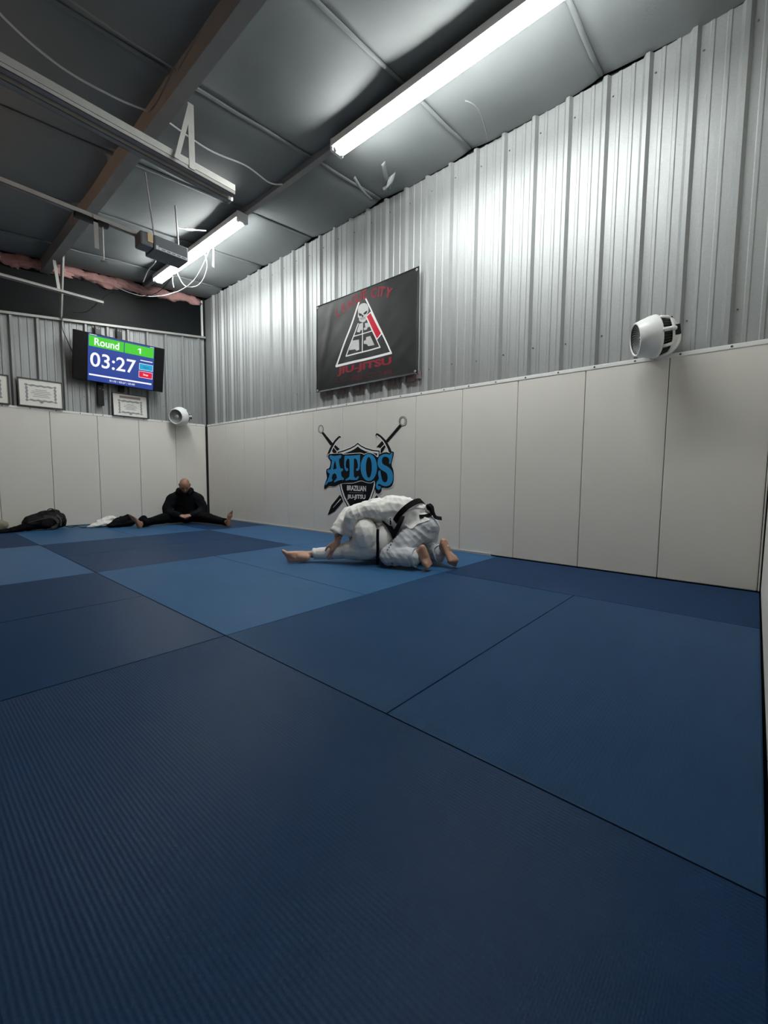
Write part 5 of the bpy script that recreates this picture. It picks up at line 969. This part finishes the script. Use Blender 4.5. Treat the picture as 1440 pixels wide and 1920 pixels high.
trB=([hull(((.10,-.035,.235),(.122,.135,.12)),((.105,-.015,.145),(.118,.125,.11))),hull(((.04,-.03,.20),(.07,.10,.08)),((.0,-.005,.125),(.08,.095,.09)),((.09,-.03,.22),(.10,.12,.10))),hull(((.095,-.050,.285),(.120,.135,.138)),((.098,-.040,.235),(.126,.14,.13)),((.125,.06,.22),(.13,.14,.14)))]
 + chain(((.155,.0,.150),(.105,.14,.125)),((.06,-.01,.128),(.10,.115,.105)),((-.075,-.005,.118),(.075,.085,.082)))
 + chain(((-.075,-.005,.115),.074),((-.22,.01,.088),.062),((-.345,.02,.080),.054))
 + chain(((.10,.06,.26),.12),((.02,.38,.13),.085),((.22,.52,.09),.07)) + [hull(((.16,.03,.17),.12),((.19,.05,.25),.12))])
trousersB=blob('trousers',trB,.0065,5,M['gi_white'],pb_,[(.003,(7,7,7),None,True),(.002,(18,18,18),None,False),(.003,(6,6,20),cr(.5),True)])
cuff('trouser_cuff',(-.385,.022,.079),(-.99,.03,-.02),.052,.05,M['gi_white'],trousersB,1.0,1.06)
jkB=(chain(((.235,.01,.20),(.10,.14,.16)),((.30,.06,.255),(.11,.14,.15)),((.44,.22,.24),(.13,.15,.14)))
 + chain(((.44,.12,.26),.085),((.36,.30,.12),.07),((.22,.33,.08),.06)) + chain(((.42,.30,.24),.085),((.30,.46,.12),.07),((.16,.45,.08),.06)))
jacketB=blob('jacket',jkB,.007,5,M['gi_white'],pb_,[(.006,(8,8,8),None,True),(.003,(20,20,20),None,False)])
cuff('sleeve_cuff',(.185,.333,.078),(-.97,.05,-.1),.058,.05,M['gi_white'],jacketB); cuff('sleeve_cuff',(.13,.447,.075),(-.97,.0,-.1),.058,.05,M['gi_white'],jacketB)
drape('jacket_skirt',loft([(.196,.375),(.232,.382),(.262,.36)],[(.215,.30),(.25,.30),(.302,.285)],[(.218,.18),(.262,.19),(.318,.20)],[(.222,.06),(.25,.07),(.285,.10)],k=5),[trousersB,jacketB],.010,M['gi_white'],jacketB)
n=Vector((.80,.42,.35)).normalized(); q1=Vector((-.38,.0,.92)); q1=(q1-n*q1.dot(n)).normalized(); q2=n.cross(q1)
beltB=ribbon('belt',[Vector((.292,.060,.255))+q1*.165*math.cos(2*PI*i/36)+q2*.160*math.sin(2*PI*i/36) for i in range(36)],n,.044,.010,M['belt'],pb_,True)
ribbon('belt_tail',crom([(.215,-.165,.335),(.214,-.180,.26),(.216,-.178,.16),(.214,-.165,.07),(.213,-.150,.012)],6),(1,0,0),.026,.007,M['belt'],beltB)

# ------------------------------------------------------------------ seated man
pm_=empty('person',(-.80,-.80,0),'bald person in black hooded jacket sitting in the corner, legs spread wide','person',rot=(0,0,math.atan2(-.42,.907)))
HC=(0,-.165,.632); HF=(0,-.80,-.60); HU=(0,-.60,.80)
skinC=(head(HC,HF,HU,1.0)
 + chain(((0,.05,.13),.12),((0,.02,.30),.11),((0,.01,.42),.10)) + chain(((0,-.02,.47),.055),((0,-.11,.57),.052))
 + chain(((0,-.02,.45),.09),((-.18,-.01,.42),.05),((-.255,-.12,.20),.040),((-.16,-.22,.165),.034),((-.085,-.275,.150),.028)) + hand((-.08,-.28,.150),(.88,-.42,-.12),(-.15,-.55,.8),.55,.88,1)
 + chain(((0,-.02,.45),.09),((.18,-.01,.42),.05),((.255,-.12,.20),.040),((.16,-.22,.165),.034),((.085,-.275,.150),.028)) + hand((.08,-.28,.150),(-.88,-.42,-.06),(.15,-.55,.8),.55,.88,-1)
 + chain(((.10,.0,.11),.09),((.36,-.40,.10),.06),((.585,-.76,.070),.036)) + foot((.60,-.785,.072),(.10,-.05,1),(-.50,.86,.05),0,1.0,1)
 + chain(((-.10,.0,.11),.09),((-.37,-.27,.10),.06),((-.60,-.50,.066),.036)) + foot((-.615,-.515,.066),(-.42,-.10,.90),(.66,.70,.30),0,1.0,-1))
bodyC=blob('body',skinC,.0045,3,M['skin_c'],pm_)
f_,s_,u_=basis(HF,HU)
def HP_(x,y,z): return Vector(HC)+s_*x+f_*y+u_*z
for e in (-1,1):
    blob('eyebrow',[hull((HP_(.018*e,.092,.030),.006),(HP_(.046*e,.080,.032),.005))],.003,1,M['eye_dark'],bodyC)
    v,f=merge([hull((HP_(.030*e,.078,.010),(.012,.010,.006)))]); pyd('eye',v,f,M['eye_dark'],bodyC,True)
blob('beard',[hull((HP_(0,.060,-.092),(.036,.030,.022)),(HP_(.034,.036,-.070),.022),(HP_(-.034,.036,-.070),.022))]+[hull((HP_(-.020,.086,-.048),.006),(HP_(.020,.086,-.048),.006))],.004,2,M['eye_dark'],bodyC)
hc=(chain(((0,.06,.13),(.19,.14,.12)),((0,.03,.30),(.19,.15,.12)),((0,-.01,.43),(.18,.14,.10)),((0,-.05,.50),(.10,.11,.06)))
 + chain(((-.10,.0,.45),.10),((-.195,-.02,.405),.095),((-.262,-.08,.26),.085),((-.255,-.12,.19),.080)) + chain(((-.255,-.12,.195),.080),((-.16,-.22,.165),.062),((-.10,-.262,.150),.048))
 + chain(((.10,.0,.45),.10),((.195,-.02,.405),.095),((.262,-.08,.26),.085),((.255,-.12,.19),.080)) + chain(((.255,-.12,.195),.080),((.16,-.22,.165),.062),((.10,-.262,.150),.048)))
jk=blob('hooded_jacket',hc,.0085,5,M['black_cloth2'],pm_,[(.010,(7,7,9),None,True),(.005,(17,17,17),None,False)])
blob('hood',chain(((-.105,-.09,.545),.036),((-.09,.03,.555),.045),((0,.07,.56),.050),((.09,.03,.555),.045),((.105,-.09,.545),.036),((.06,-.155,.50),.030))+chain(((-.105,-.09,.545),.036),((-.06,-.155,.50),.030)),.007,3,M['black_cloth2'],jk,[(.005,(14,14,14),None,True)])
tc_=(chain(((.09,.02,.115),(.14,.14,.105)),((.23,-.20,.115),.098),((.36,-.40,.105),.080)) + chain(((.36,-.40,.10),.078),((.47,-.575,.085),.066),((.565,-.73,.072),.056))
 + chain(((-.09,.02,.115),(.14,.14,.105)),((-.24,-.13,.115),.098),((-.37,-.27,.10),.080)) + chain(((-.37,-.27,.098),.078),((-.48,-.38,.082),.066),((-.575,-.475,.070),.056)) + [hull(((-.1,.03,.11),.10),((.1,.03,.11),.10),((0,-.10,.085),.08))])
tr=blob('trousers',tc_,.0085,4,M['black_cloth'],pm_,[(.007,(8,8,12),None,True)])
cuff('trouser_cuff',(.578,-.752,.071),(.53,-.85,0),.056,.04,M['black_cloth'],tr); cuff('trouser_cuff',(-.590,-.490,.069),(-.72,-.69,0),.056,.04,M['black_cloth'],tr)

# ------------------------------------------------------------------ bags and clothes along the back wall
bp=empty('backpack',(-2.60,-.25,0),'black backpack lying on its side against the back wall pads','backpack')
bd=[hull(((-.16,0,.10),(.09,.12,.095)),((.12,0,.13),(.12,.13,.125)),((.20,.0,.12),(.07,.12,.115))),hull(((-.17,.0,.16),.055),((.02,.0,.20),.075),((.14,.0,.225),.062)),hull(((.02,-.10,.11),(.14,.05,.085)),((.10,-.11,.10),(.09,.04,.075)))]
bb_=blob('body',bd,.007,3,M['nylon'],bp,[(.012,(8,8,11),None,True),(.006,(19,19,19),None,False)])
blob('front_pocket',[hull(((.03,-.145,.10),(.10,.022,.065)),((.09,-.145,.10),(.07,.020,.06)))],.006,3,M['nylon'],bb_,[(.006,(14,14,14),None,True)])
rod('carry_handle',crom([(.03,-.06,.262),(.05,-.065,.292),(.09,-.06,.300),(.125,-.05,.270)],6),.008,M['nylon_grey'],bb_,8)
ribbon('shoulder_strap',crom([(-.02,-.13,.20),(.06,-.178,.19),(.125,-.185,.13),(.11,-.18,.06),(.05,-.185,.03)],6),(.3,0,1),.035,.012,M['nylon_grey'],bb_)
ribbon('compression_strap',crom([(.13,-.13,.215),(.17,-.155,.14),(.165,-.150,.05)],6),(1,0,.2),.020,.006,M['nylon_grey'],bb_)
ribbon('zip_line',crom([(-.20,-.105,.12),(-.05,-.150,.165),(.10,-.150,.185),(.20,-.115,.16)],6),(0,.3,1),.010,.006,M['nylon_grey'],bb_)
ribbon('loose_strap',crom([(.24,-.06,.03),(.30,-.10,.012),(.36,-.13,.03),(.41,-.17,.008),(.46,-.22,.007)],6),(0,1,.1),.022,.006,M['nylon'],bb_)
o=blob('cloth_bundle',[hull(((.0,.0,.03),(.10,.09,.032)),((.16,.02,.06),(.06,.08,.06))),hull(((-.12,-.02,.018),(.08,.07,.020)),((.0,0,.03),(.07,.08,.03)))],.006,3,M['black_cloth'],None,[(.012,(13,13,13),None,True)]); o.location=(-2.94,-.32,0); tag(o,'flat heap of black cloth at the left end of the backpack','cloth')
o=blob('duffel_bag',[hull(((0,0,.085),(.16,.10,.085)),((.04,0,.10),(.10,.09,.075)))],.007,3,M['khaki'],None,[(.008,(9,9,9),None,True)]); o.location=(-3.13,-.18,0); tag(o,'khaki bag cut off by the left edge at the foot of the wall','bag')
o=blob('white_jacket',[hull(((-.20,-.05,.020),(.06,.05,.018)),((-.10,-.02,.045),(.07,.08,.035)),((.03,0,.05),(.10,.09,.05))),hull(((-.06,.02,.07),(.07,.07,.04)),((.08,.03,.115),(.09,.07,.045)))],.006,3,M['towel'],None,[(.016,(12,12,12),cr(.5),True),(.005,(25,25,25),None,False)]); o.location=(-1.88,-.44,0); tag(o,'crumpled white cotton jacket lying beside the black clothes','jacket')
o=blob('black_jacket',[hull(((-.14,-.03,.03),(.07,.09,.030)),((.0,0,.08),(.12,.11,.075)),((.09,.02,.115),(.08,.10,.070))),hull(((.10,.0,.06),(.09,.12,.06)),((-.04,-.05,.04),(.12,.08,.04)))],.006,3,M['black_cloth'],None,[(.014,(10,10,12),cr(.4),True)]); o.location=(-1.705,-.62,0); tag(o,'heap of black clothes with the white jacket under it, next to a bare foot','jacket')
sh_=empty('knit_cap',(-1.465,-.78,0),'small round black cap lying behind the seated person\'s foot','cap')
blob('crown',[hull(((0,0,.075),(.075,.08,.075)),((.02,.0,.11),(.05,.055,.06)))],.006,3,M['black_cloth'],sh_,[(.006,(15,15,15),None,True)])
rod('brim',[(.078*math.cos(2*PI*i/24),.083*math.sin(2*PI*i/24),.030) for i in range(25)],.018,M['black_cloth2'],sh_,8)
